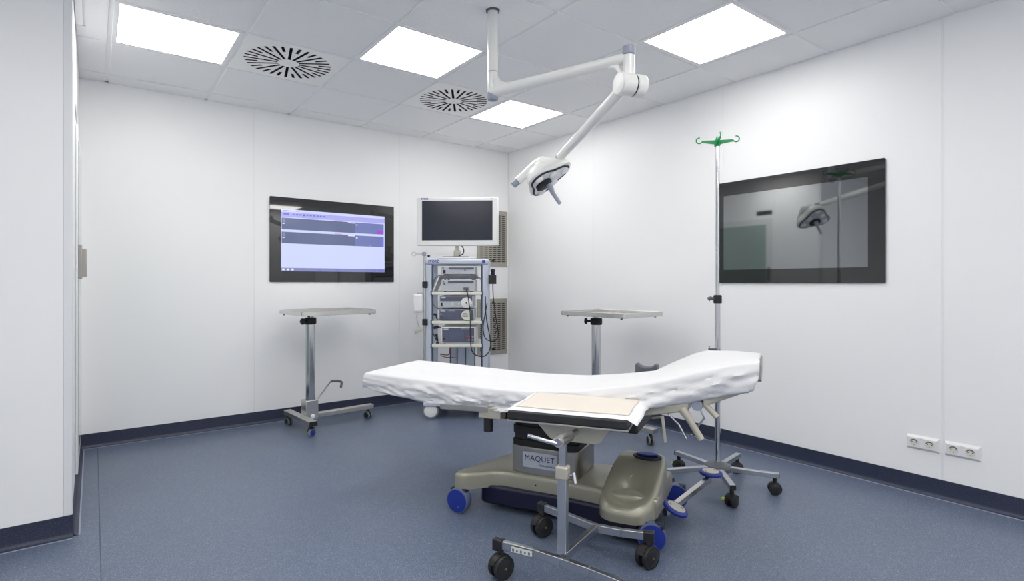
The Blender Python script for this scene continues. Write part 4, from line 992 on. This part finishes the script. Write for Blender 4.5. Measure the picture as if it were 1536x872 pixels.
# monitor
mt = thing('medical_monitor', 'white-framed flat monitor with a dark screen on top of the equipment cart', 'monitor', CF + Matrix.Rotation(CR, 3, 'Z') @ Vector((0, .12, ZT + .016)), CR + math.radians(-3))
KM = (DC + .06) / FPX
mx0, mx1 = (624 - 684) * KM, (747 - 684) * KM; mz0, mz1 = CAM[2] - (368.5 - PY) * KM - ZT - .016, CAM[2] - (296 - PY) * KM - ZT - .016
MB().box(mx0, mx1, -.06, -.005, mz0, mz1).build('bezel', 'white', mt, bevel=.010, seg=3)
MB().box(mx0 + .1, mx1 - .1, -.005, .03, mz0 + .06, mz1 - .06).build('rear_housing', 'white', mt, bevel=.01)
sx0, sx1 = (632 - 684) * KM, (738.5 - 684) * KM; sz0, sz1 = mz1 - (360.5 - 296) * KM, mz1 - 5 * KM
MB().box(sx0, sx1, -.0608, -.058, sz0, sz1).build('screen', 'monitorscreen', mt, smooth=0)
text('brand_lettering', 'STORZ', .020, 'logo', mt, ((636 - 684) * KM, -.0604, mz1 - .0125), spacing=1.0, bold=.0008)
MB().box(sx1 - .012, sx1 - .002, -.0606, -.059, mz1 - .017, mz1 - .010).build('corner_mark', 'lampgrey', mt, smooth=0)
MB().box(-.028, .028, -.03, .02, .002, .062).build('stand_neck', 'beige', mt, bevel=.006)
MB().box(-.014, .014, -.02, .01, .06, mz0 + .10).build('stand_post', 'beige', mt, bevel=.004)
MB().box(-.11, .11, -.09, .12, 0, .006).build('stand_plate', 'darkgrey', mt, bevel=.002)
MB().tube(smooth_path([(.03, -.02, mz0 + .02), (.06, -.03, mz0 - .03), (.055, -.04, mz0 - .07), (.02, -.045, .012)], 6), .005, 8).build('power_cable', 'cable', mt)
# camera head in its holder on the right upright
ch = thing('endoscope_camera', 'black camera head in a black holder on the right of the equipment cart', 'camera head', CF, CR)
xa, zt = cxz(733, 412.5); xb, zb3 = cxz(744.5, 426)
MB().box(xa, xb, -.03, .03, zb3, zt).build('holder', 'black', ch, bevel=.004)
xm = (xa + xb) / 2 + .003
MB().lathe([(.018, 0), (.020, .008), (.020, .018), (.016, .022), (.019, .03), (.021, .042), (.019, .052), (.010, .055)], 20, Matrix.Translation((xm, 0, zt - .002))).build('camera_body', 'navy', ch)
def cpt(px, py, y=-.03): a_, z_ = cxz(px, py); return (a_, y, z_)
MB().tube(smooth_path([cpt(739, 425, 0), cpt(740, 445), cpt(743, 470), cpt(747, 495), cpt(747, 505), cpt(742, 511), cpt(734, 511), cpt(727, 505), cpt(725, 490), cpt(728, 470), cpt(731, 455)], 6), .0042, 8).build('camera_cable', 'cable', ch)
MB().tube(smooth_path([cpt(741, 468), cpt(744, 474), cpt(740, 480), cpt(745, 484), cpt(741, 490), cpt(746, 494), cpt(743, 500)], 6), .004, 8).build('coiled_cable', 'cable', ch)
tag(MB().tube(smooth_path([cpt(700, 435, -.045), cpt(702, 441, -.05), cpt(704, 455, -.045), cpt(706, 475, -.045), cpt(706, 500, -.045), cpt(706.5, 515, -.045), cpt(709, 527, -.045), cpt(716, 533, -.045), cpt(726, 534, -.045), cpt(733, 528, -.045), cpt(736, 518, -.045), cpt(735, 505, -.045), cpt(732, 490, -.045), cpt(729, 470, -.04), cpt(728, 445, -.02)], 6), .0045, 8).build('device_cable', 'cable', None, CF, (0, 0, CR)),
    'long black cable looping down the front of the equipment cart', 'cable')
for nm, pts, r_, lab in (('hose', [cpt(661, 413, .02), cpt(655, 415, .02), cpt(650, 422, .03), cpt(649, 434, .03)], .006, 'short grey hose curving beside the left upright, level with the top units'),
                    ('hose', [cpt(648, 448, .03), cpt(650, 458, .02), cpt(655, 463, .02), cpt(661, 464, .03)], .005, 'short grey hose curving beside the left upright, level with the middle units'),
                    ('hose', [cpt(713, 415, .02), cpt(719, 417, .02), cpt(723, 422, .03), cpt(724, 430, .03)], .006, 'short grey hose curving beside the right upright, level with the top units')):
    tag(MB().tube(smooth_path(pts, 6), r_, 10).build(nm, 'cablegrey', None, CF, (0, 0, CR)), lab, 'hose')
tag(MB().tube(smooth_path([cpt(668, 523, .36), cpt(668, 534, .36), cpt(666, 541, .36), cpt(654, 540, .34), cpt(660, 544, .34), cpt(680, 546, .36)], 6), .004, 8).build('power_cable', 'cable_red', None, CF, (0, 0, CR)), 'thin reddish cable hanging below the lowest shelf of the cart', 'cable')
